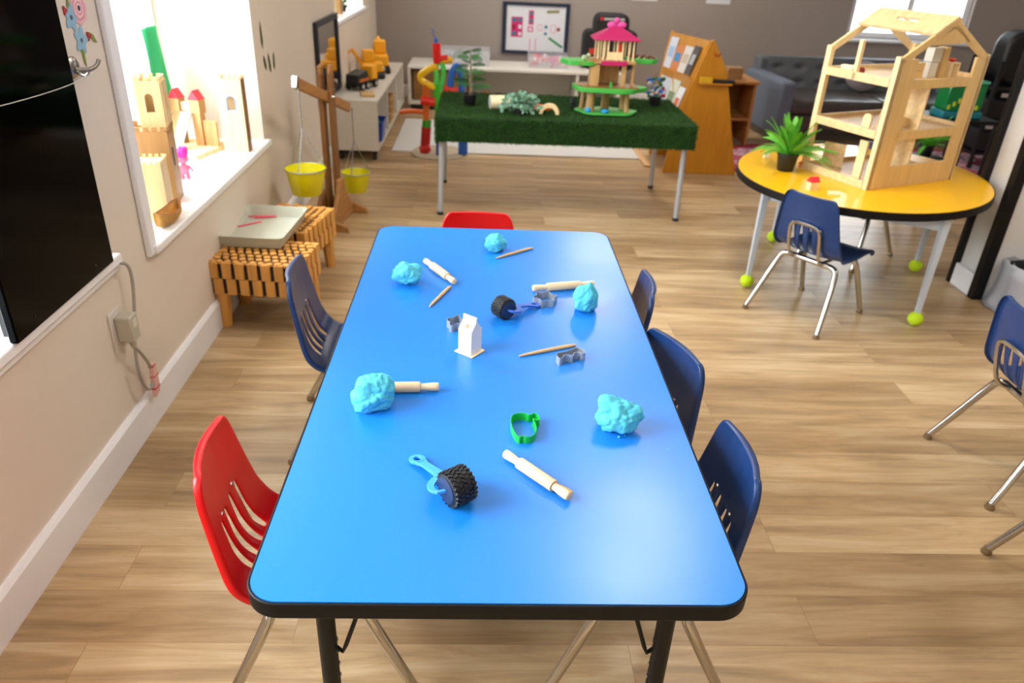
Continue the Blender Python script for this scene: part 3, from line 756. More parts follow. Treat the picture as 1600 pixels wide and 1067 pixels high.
# ferns
LEAF = mat('fern_green', '#5cab30', .5, var=.2, scale=20); LEAFD = mat('leaf_dark', '#2c6a28', .5, var=.2, scale=20)
POTB = mat('pot_black', '#17171a', .45)
SOIL = mat('soil', '#2d2119', .9)
def frond(k, o, az, L, lift, droop, nl=16, wl=.03, up=0):
    pts = []
    for i in range(nl+1):
        s = i/nl; r = L*(s*cos(lift) + droop*.25*s*s); z = L*(s*sin(lift) - droop*s*s)
        pts.append(Vector((o[0]+r*cos(az), o[1]+r*sin(az), o[2]+z)))
    side = Vector((-sin(az), cos(az), up)).normalized()
    k.tube(pts, [.0018]*nl + [.0006], 5)
    for i in range(2, nl+1):
        s = i/nl; w_ = wl*(sin(pi*min(1, .15+s*.85))**.6)*(1-.25*s); d = (pts[i]-pts[i-1]).normalized()
        for sg in (-1, 1):
            tip = pts[i] + side*sg*w_ + d*w_*.55 + Vector((0, 0, -w_*.12))
            q = d*(L/nl*.42)
            k.f([k.v(pts[i]-q), k.v(pts[i].lerp(tip, .5)-q*.8), k.v(tip), k.v(pts[i].lerp(tip, .5)+q*.8), k.v(pts[i]+q)])
def fern(loc, label, sc=1, n=36, seed=1):
    random.seed(seed)
    t = T('potted_fern', label, 'potted plant', loc)
    pot = MB().lathe([(.026*sc, 0), (.028*sc, .002), (.036*sc, .055*sc), (.038*sc, .056*sc), (.038*sc, .062*sc), (.034*sc, .062*sc), (.033*sc, .052*sc), (.001, .052*sc)]).build('pot', POTB, t, ang=50)
    k = MB()
    for i in range(n):
        az = 2.4*i + random.uniform(-.3, .3); lift = random.uniform(.45, 1.5)
        frond(k, (0, 0, .05*sc), az, random.uniform(.14, .21)*sc, lift, random.uniform(.1, .75)*(1.3-lift*.6), 22, .020*sc, random.uniform(-.5, .5))
    k.build('fronds', LEAF, t, smooth=False)
    return t
fern(on(1226, 266, ZY), 'bright green potted fern in a black pot on the yellow table', 1.3, seed=4)

# ------------------------------------------------------------------ stump stools and tray
LOG = wood('cut_log', '#d69a4a', .5, 2); BARK = wood('bark_brown', '#221006', .7, 2, .3)
def stump_stool(x, y, rz, label, h=.285):
    t = T('log_stool', label, 'stool', (x, y, 0), rz, 'log slice stools')
    random.seed(int(x*100))
    nx, ny = 11, 8; W_, D_ = .36, .27
    a = MB(); bk = MB().bx(-W_/2+.008, W_/2-.008, -D_/2+.008, D_/2-.008, h-.135, h-.010)
    for i in range(nx):
        for j in range(ny):
            cx = -W_/2 + (i+.5)*W_/nx + (.25*W_/nx if j % 2 else -.25*W_/nx)*.8; cy = -D_/2 + (j+.5)*D_/ny
            edge = (i in (0, nx-1)) or (j in (0, ny-1))
            if not edge or True:
                r = W_/nx*random.uniform(.36, .47); n = random.choice((5, 6, 7)); a0 = random.random()*3
                a.prism([(cx+r*cos(a0+2*pi*q/n), cy+r*sin(a0+2*pi*q/n)*.95) for q in range(n)], h-.012, h+random.uniform(-.001, .0015))
    # side: two courses of split blocks
    for lev, (z0, z1, ph) in enumerate(((h-.070, h-.003, 0), (h-.137, h-.071, .5))):
        for s_ in (-1, 1):
            for i in range(7):
                cx = -W_/2 + (i+.38+ph*.5)*W_/7; a.box((cx, s_*(D_/2-.010), (z0+z1)/2), (W_/7*.70, .020, z1-z0), rz=random.uniform(-.05, .05))
            for i in range(5):
                cy = -D_/2 + (i+.38+ph*.5)*D_/5; a.box((s_*(W_/2-.010), cy, (z0+z1)/2), (.020, D_/5*.70, z1-z0), rz=random.uniform(-.05, .05))
    a.build('log_slices', LOG, t, bevel=.0015, bseg=1); bk.build('dark_core', BARK, t, smooth=False)
    for sx in (-1, 1):
        for sy in (-1, 1):
            lx, ly = sx*(W_/2-.035), sy*(D_/2-.032)
            MB().tube([(lx*1.04, ly*1.04, 0), (lx*1.02, ly, .08), (lx, ly, h-.13)], [.024, .027, .030], 8).build('leg', LOG, t, ang=20)
    return t
stump_stool(-.905, 2.05, radians(-5), 'stool of log slices standing by the left wall, nearer one, under the tray', .285)
stump_stool(-.895, 2.47, radians(80), 'stool of log slices standing behind the tray, farther of the two', .285)
TRAY = mat('tray_grey', '#c0c2b2', .4)
tz = .288
t = T('sorting_tray', 'shallow grey plastic tray lying across the log stools', 'tray', (-.965, 2.27, tz), radians(-3))
k = MB(); o1 = rrect(.125, .185, .02, 5); o2 = rrect(.138, .198, .025, 5); n = len(o1)
lv = [[k.v((x, y, 0)) for x, y in o1], [k.v((x, y, .045)) for x, y in o2], [k.v((x*1.03, y*1.02, .046)) for x, y in o2]]
for A, B in zip(lv, lv[1:]):
    for i in range(n): k.f([A[i], A[(i+1) % n], B[(i+1) % n], B[i]])
k.f(lv[0]); k.build('tray_body', TRAY, t, solid=.003)
PINK = mat('pink_stick', '#f0476a', .5)
for (a_, b_), lb in ((((372, 353), (408, 345)), 'pink craft stick lying near the front of the grey tray'), (((388, 337), (428, 337)), 'pink craft stick lying across the back of the grey tray'), (((398, 340), (432, 338)), 'pink craft stick overlapping another at the back of the grey tray')):
    p, q = on(*a_, tz+.006), on(*b_, tz+.006); c = (p+q)/2
    o = MB().box((0, 0, 0), ((q-p).length, .012, .003)).build('craft_stick', PINK, loc=(c.x, c.y, tz+.0035+(.0032 if 'overlapping' in lb else 0)), bevel=.001); o.rotation_euler = (0, 0, yaw(p, q))
    tag(o, lb, 'craft stick', 'pink craft sticks')

# ------------------------------------------------------------------ balance scale
BW = wood('balance_wood', '#865a2c', .5, 2); BWL = wood('balance_wood_light', '#ab7840', .5, 1)
t = T('balance_scale', 'tall wooden floor balance scale with tilted beam near the left wall', 'balance scale', (-.86, 3.25, 0), radians(-8))
MB().box((-.020, 0, .42), (.022, .06, .72)).box((.024, .02, .42), (.022, .06, .72)).build('upright', BW, t, bevel=.004)
MB().box((-.020, 0, .80), (.020, .05, .05), rx=.2).box((.024, .02, .80), (.020, .05, .05), rx=-.2).build('prong', BWL, t, bevel=.008)
# beam: tilts down toward the far side
ba = atan2(.54-.79, .75)
bx_ = MB(); bx_.M = Matrix.Translation((0.002, -.025, .675)) @ Matrix.Rotation(ba, 4, 'X')
bx_.box((0, 0, 0), (.026, .80, .052)); bx_.build('beam', BWL, t, bevel=.006)
bx_ = MB(); bx_.M = Matrix.Translation((0.002, -.025, .675)) @ Matrix.Rotation(ba, 4, 'X'); bx_.box((0, -.402, .002), (.030, .024, .056)).build('end_cap', CHROME, t, bevel=.004)
MB().cyl((-.05, 0, .67), (.05, 0, .67), .008).build('pivot', CHROME, t)
MB().prism([(-.20, 0), (.20, 0), (.17, .05), (.05, .17), (.035, .24), (-.035, .24), (-.05, .17), (-.17, .05)], -.012, .012, YZ @ Matrix.Translation((0, 0, .045))).build('side_board', BWL, t, bevel=.004)
MB().prism([(-.20, 0), (.20, 0), (.17, .05), (.05, .17), (-.05, .17), (-.17, .05)], -.012, .012, YZ @ Matrix.Translation((0, 0, -.045))).build('side_board', BW, t, bevel=.004)
for y in (-.17, .17):
    MB().prism([(-.13, 0), (.14, 0), (.13, .03), (.05, .06), (-.05, .06), (-.12, .03)], y-.011, y+.011, XZ).build('foot', BWL, t, bevel=.004)
YEL = mat('yellow_enamel', '#e6dd08', .3, spec=.6); CHAIN = mat('chain_steel', '#b8bcc0', .3, 1)
def bucket(x, y, z, r, h, top, label):
    b = T('metal_bucket', label, 'bucket', (x, y, z), 0, 'yellow buckets of the balance')
    k = MB().lathe([(r*.70, 0), (r*.72, .002), (r, h), (r*1.04, h), (r*1.04, h-.004)], seg=36)
    bmesh.ops.delete(k.bm, geom=[f for f in k.bm.faces if len(f.verts) > 4 and f.calc_center_median().z > h*.5], context='FACES')
    k.build('pail', YEL, b, solid=.0015)
    MB().tube([(r*1.03*cos(2*pi*i/36), r*1.03*sin(2*pi*i/36), h) for i in range(36)], .003, 8, closed=True).build('rim', CHAIN, b)
    ch = MB(); tz_ = top - z
    for a in (.4, 2.5, 4.6):
        p0 = Vector((r*cos(a), r*sin(a), h)); p1 = Vector((0, 0, h+(tz_-h)*.50)); n = int((p1-p0).length/.012)
        for i in range(n):
            m0 = p0.lerp(p1, i/n); m1 = p0.lerp(p1, (i+1.1)/n); ch.tube([m0, m1],   .0022 if i % 2 else .0034, 5)
    p0 = Vector((0, 0, h+(tz_-h)*.50)); p1 = Vector((0, 0, tz_)); n = int((p1-p0).length/.012)
    for i in range(n):
        m0 = p0.lerp(p1, i/n); m1 = p0.lerp(p1, (i+1.1)/n); ch.tube([m0, m1], .003 if i % 2 else .005, 5)
    ch.build('chain', CHAIN, b)
    return b
nr = locate(478, 262, 1, 2.88); fr_ = locate(553, 262, 1, 3.60)
bucket(-.906, 2.86, .275, .097, .125, .785, 'yellow bucket hanging high from the near end of the balance beam')
bucket(-.79, 3.60, .065, .085, .115, .545, 'yellow bucket hanging low from the far end of the balance beam')

# ------------------------------------------------------------------ wall things on the left
_sm = mat('screen_black', '#030304', .07, spec=.22); _sm.node_tree.nodes['Principled BSDF'].inputs['IOR'].default_value = 1.18
t = T('wall_screen', 'tall glossy black screen panel mounted on the left wall', 'screen', (LX+.02, .922, .60))
MB().bx(0, .02, -.240, .240, 0, 1.2).build('glass_panel', mat('screen_black', '#030304', .07, spec=.22), t, bevel=.004)
MB().bx(-.018, -.0005, -.225, .225, .01, 1.18).build('back_case', mat('case_black', '#101010', .5), t)
k = MB()
for y in (-.16, .14): k.cyl((.0195, y, .03), (.0215, y, .03), .003, seg=12)
k.build('screw', mat('case_black'), t, split=True)
t = T('robe_hook', 'brushed metal double hook on the left wall beside the black screen', 'wall hook', (LX, 1.245, 1.095))
NICK = mat('brushed_nickel', '#9b958c', .3, 1)
MB().lathe([(.026, 0), (.026, .004), (.020, .009), (.008, .012)], (0, 0, 0), Matrix.Rotation(pi/2, 4, 'Y'), 28).build('plate', NICK, t)
MB().tube([(.008, 0, -.004), (.022, .004, -.008), (.036, .02, -.008), (.044, .04, .0), (.046, .05, .012)], [.007, .0065, .0055, .005, .005], 12, smooth=1).build('hook_arm', NICK, t)
MB().tube([(.01, 0, -.012), (.03, -.004, -.020), (.040, -.004, -.012)], .0055, 12, smooth=1).build('hook_arm', NICK, t)
o = MB().tube([(LX+.046, 1.25, 1.080), (LX+.048, 1.12, 1.072), (LX+.048, .90, 1.076), (LX+.048, .66, 1.09)], .0012, 6, smooth=2).build('string', mat('string_white', '#c9c4b8', .8))
tag(o, 'thin pale string stretched from the hook across the black screen', 'string')
# flower sticker above the hook
st = T('flower_decal', 'pink and blue flower sticker on the left wall above the hook', 'wall sticker', (LX+.001, 1.325, 1.185))
def disc(cy, cz, r, d, n=20, wav=0, nw=5):
    k = MB(); k.prism([((cy + r*(1+wav*cos(nw*2*pi*i/n))*cos(2*pi*i/n)), (cz + r*(1+wav*cos(nw*2*pi*i/n))*sin(2*pi*i/n))) for i in range(n)], 0, d, YZ); return k
disc(.012, .040, .040, .0012, 40, .06, 8).build('pink_rose', mat('decal_pink', '#e8b4bc', .6), st)
for rr, cc in ((.030, '#d9909e'), (.024, '#efc4c8'), (.017, '#d9909e'), (.012, '#f2d0d2')):
    disc(.012, .040, rr, .0014 + (.032-rr)*.02, 28, .05, 7).build('rose_ring', mat('decal'+cc, cc, .6), st)
disc(.012, .040, .007, .0024, 16).build('rose_centre', mat('decal_dark', '#2a2c34', .6), st)
for y, z in ((-.035, .022), (-.008, -.035)):
    disc(y, z, .028, .0014, 40, .25, 5).build('blue_flower', mat('decal_blue', '#8fb8cf', .6), st)
    disc(y, z, .006, .002, 14).build('flower_centre', mat('decal_grey', '#4d5d70', .6), st)
MB().prism([(.04, -.02), (.06, -.028), (.075, -.05), (.055, -.045)], 0, .0014, YZ).prism([(-.02, -.055), (-.005, -.06), (-.008, -.10), (-.015, -.09)], 0, .0014, YZ).prism([(-.045, .045), (-.035, .075), (-.03, .05)], 0, .0014, YZ).build('leaves', mat('decal_green', '#7f9438', .6), st)
disc(.035, -.03, .010, .0018, 24, .3, 3).build('red_bud', mat('decal_red', '#a8202c', .6), st)
disc(-.058, .04, .009, .0018, 24, .3, 3).build('red_bud', mat('decal_red'), st)
# leaf stickers past the window
for i, (x, y, L, a) in enumerate(((408, 55, .12, 1.6), (414, 98, .075, 2.0), (421, 98, .095, 1.8), (428, 95, .08, 1.4))):
    c = locate(x, y, 0, LX+.001)
    k = MB(); pts = [(-L/2, 0), (-L/4, .016), (L/4, .014), (L/2, 0), (L/4, -.012), (-L/4, -.016)]
    k.prism([(p*cos(a)-q*sin(a), p*sin(a)+q*cos(a)) for p, q in pts], 0, .001, YZ)
    tag(k.build('leaf_decal', mat('decal_leaf', '#39481f', .6), loc=c), ['single green leaf sticker, highest, right of the bright window', 'green leaf sticker, leftmost of the lower row of three', 'green leaf sticker, middle of the lower row of three', 'green leaf sticker, rightmost of the lower row of three'][i], 'wall sticker', 'leaf stickers')
# outlet, plug and cord
t = T('wall_outlet', 'white wall socket plate below the black screen', 'wall outlet', (LX, 1.165, .385))
MB().bx(0, .006, -.036, .036, -.062, .062).build('plate', mat('outlet_white', '#d9d2c8', .4), t, bevel=.002)
t = T('power_plug', 'beige power adapter plugged into the wall socket', 'plug', (LX+.006, 1.175, .392))
BEI = mat('plug_beige', '#b9b3a2', .5)
MB().bx(.0, .045, -.026, .026, -.042, .038).build('body', BEI, t, bevel=.005)
MB().tube([(.026, 0, -.040), (.028, 0, -.058), (.028, .002, -.070)], [.012, .009, .006], 10).build('strain_relief', BEI, t)
MB().bx(.0445, .0458, -.010, .014, .0, .026).build('rating_label', mat('label_pale', '#d8d2c0', .5), t)
k = MB().tube([(LX+.034, 1.177, .325), (LX+.036, 1.21, .28), (LX+.03, 1.255, .215), (LX+.03, 1.26, .17), (LX+.03, 1.235, .145), (LX+.03, 1.20, .16), (LX+.03, 1.175, .23), (LX+.03, 1.19, .33), (LX+.03, 1.235, .42), (LX+.03, 1.26, .50), (LX+.03, 1.255, .555), (LX+.025, 1.20, .58), (LX+.02, 1.17, .582)], .0048, 10, smooth=3)
tag(k.build('grey_cable', mat('cord_grey', '#a39f94', .5)), 'grey power cord looping from the plug up to the black screen', 'power cord')
t = T('cord_tag', 'white and pink paper tag with red stripes taped around the power cord', 'paper tag', (LX+.032, 1.25, .165))
MB().prism([(-.012, -.055), (.020, -.048), (.028, .0), (.020, .055), (.002, .055), (-.004, .0)], -.007, .007, YZ).build('tag', mat('tag_pink', '#e6b6ac', .6), t, bevel=.002)
MB().bx(-.0075, .0078, .0, .021, .045, .048).bx(-.0075, .0078, -.003, .027, .010, .013).bx(-.0075, .0078, -.010, .024, -.030, -.026).build('red_stripe', mat('stripe_red', '#c8201c', .5), t, split=True)

# framed mirror leaning at the left wall
t = T('wall_mirror', 'tall mirror in a navy black frame on the left wall behind the balance scale', 'mirror', (LX+.012, 4.50, .44))
o_ = rect(-.36, .36, 0, .49); i_ = rect(-.325, .325, .035, .455)
MB().ring(o_, i_, -.010, .014, YZ).build('frame', mat('frame_navy', '#161c28', .4), t, bevel=.002)
MB().bx(-.004, .002, -.326, .326, .034, .456).build('mirror_glass', mat('mirror_glass', '#d0d0ce', .05, 1), t, smooth=False)

# ------------------------------------------------------------------ castle on the window sill
SZ = .53
CW = wood('castle_wood', '#d9bd8c', .55, 2); CW2 = wood('castle_wood_tan', '#a97f4c', .55, 2)
def crenel(k, x0, x1, y0, y1, z, n, h=.012, w=.006):
    for i in range(n):
        f_ = (i+.5)/n
        for y in (y0, y1): k.box((x0+(x1-x0)*f_, y, z+h/2), ((x1-x0)/n*.55, w, h))
        for x in (x0, x1): k.box((x, y0+(y1-y0)*f_, z+h/2), (w, (y1-y0)/n*.55, h))
ARCHD = mat('arch_dark', '#5a3a22', .7); ABLUE = mat('paint_blue_grey', '#8a9ad0', .6)
t = T('castle_tower', 'wooden castle tower with arched window at the right end of the window sill', 'toy castle tower', (-1.145, 2.65, SZ), radians(3))
def arch_pts(w, h, n=10): return [(w/2, 0)] + [(w/2*cos(a), h-w/2+w/2*sin(a)) for a in [pi*i/n for i in range(n+1)]] + [(-w/2, 0)]
# walls with real openings
def arched_wall(k, W_, H_, ow, oh, oz, M):
    ap_ = [(x, y+oz) for x, y in arch_pts(ow, oh, 10)]
    n_ = len(ap_)
    def edge(p):       # radial point on the rectangle
        cx, cz = 0, oz+oh/2; d = Vector((p[0]-cx, p[1]-cz)); s1 = (W_/2)/abs(d.x) if abs(d.x) > 1e-6 else 1e9
        s2 = ((H_-cz) if d.y > 0 else cz)/abs(d.y) if abs(d.y) > 1e-6 else 1e9; q = min(s1, s2); return (cx+d.x*q, cz+d.y*q)
    corners = [(W_/2, 0), (W_/2, H_), (-W_/2, H_), (-W_/2, 0)]
    import math as _m
    A = [(edge(p), p) for p in ap_]
    def angc(p): return atan2(p[1]-(oz+oh/2), p[0])
    allp = A[:]
    for cpt in corners:
        # opening point on same ray: nearest arch point
        q = min(ap_, key=lambda p: abs((angc(p)-angc(cpt)+pi) % (2*pi)-pi)); allp.append((cpt, q))
    allp.sort(key=lambda e: (angc(e[0])))
    k.ring([e[0] for e in allp], [e[1] for e in allp], -.005, .005, M)
Wd, Dp, Hh = .100, .065, .315
k = MB()
arched_wall(k, Wd, Hh, .036, .060, .185, Matrix.Translation((0, -Dp/2, 0)) @ XZ)
arched_wall(k, Dp, Hh, .03, .060, .185, Matrix.Translation((-Wd/2, 0, 0)) @ YZ)
k.bx(-Wd/2, Wd/2, Dp/2-.006, Dp/2, 0, Hh)
crenel(k, -Wd/2, Wd/2, -Dp/2, Dp/2, Hh, 4)
k.build('tower_wall', CW, t, smooth=False)
k = MB(); arched_wall(k, Dp, Hh, .03, .060, .185, Matrix.Translation((Wd/2-.004, 0, 0)) @ YZ); k.build('side_wall', wood('stained_wood', '#8a6236', .5, 2), t, smooth=False)
MB().ring([(x*1.5, y*1.2+.178) for x, y in arch_pts(.036, .060)], [(x, y+.185) for x, y in arch_pts(.036, .060)], -.0065, -.005, Matrix.Translation((0, -Dp/2, 0)) @ XZ).build('blue_window_trim', ABLUE, t)
t = T('castle_keep', 'crenellated wooden castle keep at the left end of the window sill', 'toy castle tower', (-1.22, 1.93, SZ), radians(10)); t.scale = (1.05, 1.05, 1.28)
k = MB(); arched_wall(k, .13, .20, .045, .10, .012, Matrix.Translation((0, -.05, 0)) @ XZ)
k.bx(-.065, .065, .045, .05, 0, .2).bx(.060, .065, -.05, .05, 0, .2).bx(-.065, -.06, -.05, .05, 0, .2).bx(-.065, .065, -.05, .05, .19, .195)
crenel(k, -.065, .065, -.05, .05, .2, 5)
k.build('lower_wall', CW2, t, smooth=False)
k = MB(); k.M = Matrix.Translation((0.02, .02, .195))
arched_wall(k, .08, .13, .026, .05, .05, Matrix.Translation((0, -.035, 0)) @ XZ); arched_wall(k, .07, .13, .026, .05, .05, Matrix.Translation((.04, 0, 0)) @ YZ)
k.bx(-.04, .04, .03, .035, 0, .13).bx(-.04, -.036, -.035, .035, 0, .13); crenel(k, -.04, .04, -.035, .035, .13, 3)
k.M = Matrix.Identity(4)
k.build('upper_tower', CW, t, smooth=False)
MB().bx(.0655, .067, -.02, -.008, .10, .15).build('blue_slit', mat('slit_blue', '#24386c', .6), t)
t = T('castle_block', 'pale wooden castle wall block with notched rim at the front left of the sill', 'toy castle tower', (-1.175, 1.765, SZ), radians(10))
k = MB().bx(-.05, .05, -.05, .05, 0, .185); crenel(k, -.05, .05, -.05, .05, .185, 5, .010); k.build('wall', CW, t, smooth=False)
t = T('castle_gate', 'wooden castle gate with two red roofed turrets and lowered drawbridge on the sill', 'toy castle gate', (-1.355, 2.67, SZ), radians(-15)); t.scale = (.9, .9, 1.45)
MB().bx(-.17, .15, -.20, .09, 0, .014).build('base_plate', CW, t, bevel=.001)
for x in (-.055, .055):
    MB().bx(x-.022, x+.022, -.02, .02, .014, .15).bx(x-.028, x+.028, -.026, .026, .11, .15).build('turret', CW2, t, bevel=.001)
    MB().prism([(x-.03, .15), (x+.03, .15), (x, .178)], -.028, .028, XZ).build('red_roof', mat('roof_red', '#dc2434', .5), t, bevel=.001)
MB().bx(-.035, .035, -.012, .012, .115, .14).build('bridge', CW, t, bevel=.001)
MB().bx(-.17, -.078, -.008, .004, .014, .10).bx(.078, .15, -.008, .004, .014, .09).build('curtain_wall', CW2, t, bevel=.001, split=True)
k = MB(); k.M = Matrix.Translation((0.01, -.088, .066)) @ Matrix.Rotation(.68, 4, 'X'); k.box((0, 0, 0), (.058, .15, .005))
for i in range(5):
    for j in range(8): k.box((-.020+.010*i, -.062+.0175*j, .0035), (.005, .010, .002))
k.build('drawbridge', mat('bridge_grey', '#a0968a', .7), t)
t = T('toy_canoe', 'small tan bark canoe at the front left corner of the window sill', 'toy boat', (-1.097, 1.665, SZ), radians(84)); t.scale = (1.3, 1.15, 1.35)
k = MB(); rows = []
for i in range(13):
    s = -1 + 2*i/12; w_ = .026*sqrt(max(0, 1-s*s))+.0008; zb = .012*abs(s)**3; zt_ = .030 + .016*abs(s)**2.5
    rows.append([k.v((s*.062, w_*q[0], zb + (zt_-zb)*q[1])) for q in ((-1, 1), (-.9, .5), (-.45, .06), (0, 0), (.45, .06), (.9, .5), (1, 1))])
for A, B in zip(rows, rows[1:]):
    for j in range(6): k.f([A[j], A[j+1], B[j+1], B[j]])
k.build('hull', mat('canoe_tan', '#b98a44', .6, var=.2, scale=40), t, solid=.002, loc=(0, 0, .0015))
MB().tube([(s/6*.062, .026*sqrt(max(0, 1-(s/6)**2)), .0315+.016*abs(s/6)**2.5) for s in range(-6, 7)], .0016, 6).tube([(s/6*.062, -.026*sqrt(max(0, 1-(s/6)**2)), .0315+.016*abs(s/6)**2.5) for s in range(-6, 7)], .0016, 6).build('rim', mat('rim_red_brown', '#9a5a3c', .6), t)
def doll(x, y, col, hair, label, rz):
    t = T('toy_doll', label, 'doll', (x, y, SZ), rz, 'small dolls on the window sill'); t.scale = (1.5, 1.5, 1.5)
    k = MB().ico((0, 0, .030), .013, 3, (1, .8, 1.15)).ico((0, 0, .055), .013, 3, (1.1, .9, .95))
    for s_ in (-1, 1): k.tube([(s_*.006, 0, .024), (s_*.007, 0, .003)], [.0055, .006], 8); k.tube([(s_*.010, 0, .038), (s_*.018, -.003, .028), (s_*.020, -.004, .022)], [.004, .0035, .003], 8)
    k.build('body', mat('doll'+col, col, .5), t)
    k = MB()
    for i in range(9): k.tube([(.006*cos(i*.7), .006*sin(i*.7), .062), (.010*cos(i*.7), .010*sin(i*.7), .076), (.008*cos(i*.7)+.004, .008*sin(i*.7), .088)], [.006, .006, .001], 6)
    k.build('hair', mat('hair'+hair, hair, .7), t)
    k = MB()
    for s_ in (-1, 1): k.ico((s_*.005, -.0105, .056), .0022, 1)
    k.build('eye', mat('doll_eye', '#2864b0', .3), t, split=True)
d1 = on(291, 281, SZ); d2 = on(266, 284, SZ)
doll(d1.x, d1.y, '#e87898', '#e030a8', 'tiny pink doll with magenta hair in front of the castle gate', .3)
doll(d2.x, d2.y, '#b070c8', '#8050c8', 'tiny purple doll between the castle block and the pink doll', .6)
# green cloth hanging inside the window
k = MB(); rows = []
for i in range(15):
    z = 1.035 - .026*i; rows.append([k.v((-1.47+.012*sin(j*1.4+i*.15), 2.60+.022*j+(.004*i)*(j/8)+.006*sin(i*.5), z)) for j in range(9)])
for A, B in zip(rows, rows[1:]):
    for j in range(8): k.f([A[j], A[j+1], B[j+1], B[j]])
o = k.build('green_cloth', mat('cloth_green', '#2fae6c', .8, trans=0), solid=.002)
tag(o, 'green cloth strip hanging inside the bright window above the castle', 'cloth')

# far small window: blocks on its sill
c = locate(527+8, 16, 2, .87)
o = MB().bx(-.03, .03, -.05, .05, 0, .12).build('wooden_block', CW2, loc=(-1.16, 5.42, .87), bevel=.002); tag(o, 'brown wooden block on the sill of the small far window', 'block')
o = MB().bx(-.03, .03, -.10, .10, 0, .11).build('wooden_block', mat('cream_wood'), loc=(-1.18, 5.20, .87), bevel=.002); tag(o, 'cream patterned block on the sill of the small far window, left of the brown block', 'block')
t = T('small_plant', 'dark leafy sprig at the right end of the small far window sill', 'plant', (-1.15, 5.60, .87))
k = MB()
for i in range(12):
    a = i*2.4; k.ico((.02*cos(a), .03*sin(a), .04+.012*i), .018, 1, (1, .6, .8))
k.build('leaves', LEAFD, t); MB().cyl((0, 0, 0), (0, 0, .05), .02, .025).build('pot', POTB, t)

# ------------------------------------------------------------------ shelves at the left and back
SHW = mat('shelf_white', '#cfc8bb', .5)
CST = mat('caster_dark', '#25262a', .5)
t = T('toy_shelf', 'low white toy shelf on casters along the left wall', 'shelf', (-.925, 4.5, 0))
D_ = .155; L_ = 1.78
MB().bx(-D_, D_, 0, L_, .395, .415).build('top_board', SHW, t, bevel=.002)
MB().bx(-D_, D_, 0, .02, .075, .395).bx(-D_, D_, L_-.02, L_, .075, .395).bx(-D_, D_, .60, .618, .095, .395).bx(-D_, D_, 1.2, 1.218, .095, .395).build('side_panel', SHW, t, bevel=.002, split=True)
MB().bx(-D_, D_, .02, L_-.02, .075, .095).build('bottom_board', SHW, t, bevel=.002)
MB().bx(-D_, -D_+.008, .02, L_-.02, .095, .395).build('back_board', SHW, t, smooth=False)
for x in (-.12, .12):
    for y in (.06, L_-.06):
        MB().lathe([(.008, -.012), (.027, -.011), (.029, 0), (.027, .011), (.008, .012)], (x, y, .029), Matrix.Rotation(pi/2, 4, 'Y'), 18).bx(x-.016, x+.016, y-.004, y+.014, .050, .076).build('caster', CST, t)
SHT = .415
# things on the left shelf
YELM = mat('truck_yellow', '#f0a60e', .45); BLKP = mat('toy_black', '#17181a', .45); HUBS = mat('hub_grey', '#b8b8b4', .4)
t = T('toy_dump_truck', 'black and yellow toy dump truck on the left shelf, nearest of the trucks', 'toy truck', (-.93, 4.98, SHT), radians(68))
MB().prism([(-.16, .05), (-.15, .11), (-.02, .13), (.02, .05)], -.05, .05, XZ).build('tipper', BLKP, t, bevel=.004)
MB().bx(-.14, .14, -.045, .045, .028, .052).build('chassis', BLKP, t, bevel=.003)
MB().bx(.05, .13, -.05, .05, .052, .15).build('cab', YELM, t, bevel=.008)
MB().bx(-.13, .0, -.052, -.048, .06, .08).build('side_stripe', mat('stripe_orange', '#c8651c', .5), t)
for x in (-.11, -.04, .08):
    for y in (-.055, .055):
        wv = MB().lathe([(.012, -.012), (.028, -.011), (.03, 0), (.028, .011), (.012, .012)], (x, y, .030), Matrix.Rotation(pi/2, 4, 'X'), 20).build('wheel', BLKP, t)
        MB().lathe([(.013, -.0135), (.014, 0), (.013, .0135)], (x, y, .030), Matrix.Rotation(pi/2, 4, 'X'), 16).build('hub', HUBS, wv)
def digger(x, y, rz, sc, label):
    sc *= 1.25
    t = T('toy_digger', label, 'toy digger', (x, y, SHT), rz, 'yellow toy diggers'); t.scale = (sc, sc, sc)
    MB().bx(-.08, .08, -.055, -.03, 0, .04).bx(-.08, .08, .03, .055, 0, .04).build('track', BLKP, t, bevel=.012, split=True)
    MB().bx(-.07, .06, -.045, .045, .04, .10).build('body', YELM, t, bevel=.010)
    MB().bx(-.02, .05, -.035, .03, .10, .17).build('cab', YELM, t, bevel=.008)
    MB().tube([(.05, 0, .08), (.11, 0, .17), (.17, 0, .13)], .012, 8).build('arm', YELM, t)
    MB().prism([(.15, .06), (.20, .07), (.19, .13), (.16, .13)], -.03, .03, XZ).build('bucket', YELM, t, bevel=.003)
digger(-.93, 5.40, radians(200), 1.0, 'yellow toy digger on the left shelf, just beyond the dump truck')
digger(-.90, 5.72, radians(100), 1.15, 'larger yellow toy digger on the left shelf, farthest and tallest')
o = MB().bx(-.045, .045, -.07, .07, 0, .016).build('wooden_tray', wood('tray_wood', '#c8a468', .5, 1), loc=(-.86, 4.70, SHT), bevel=.003); o.rotation_euler = (0, 0, .2)
tag(o, 'small flat wooden tray at the near end of the left shelf', 'tray')
t = T('storage_bin', 'blue plastic bin in the left shelf near its front end', 'bin', (-.835, 4.78, .095))
k = MB(); a_, b_ = rrect(.06, .09, .015, 4), rrect(.075, .11, .018, 4); n = len(a_)
A = [k.v((x, y, 0)) for x, y in a_]; B = [k.v((x, y, .14)) for x, y in b_]; B2 = [k.v((x*1.08, y*1.05, .14)) for x, y in b_]
for P_, Q_ in ((A, B), (B, B2)):
    for i in range(n): k.f([P_[i], P_[(i+1) % n], Q_[(i+1) % n], Q_[i]])
k.f(A); k.build('bin_body', mat('bin_blue', '#123a9c', .4), t, solid=.003)
k = MB()
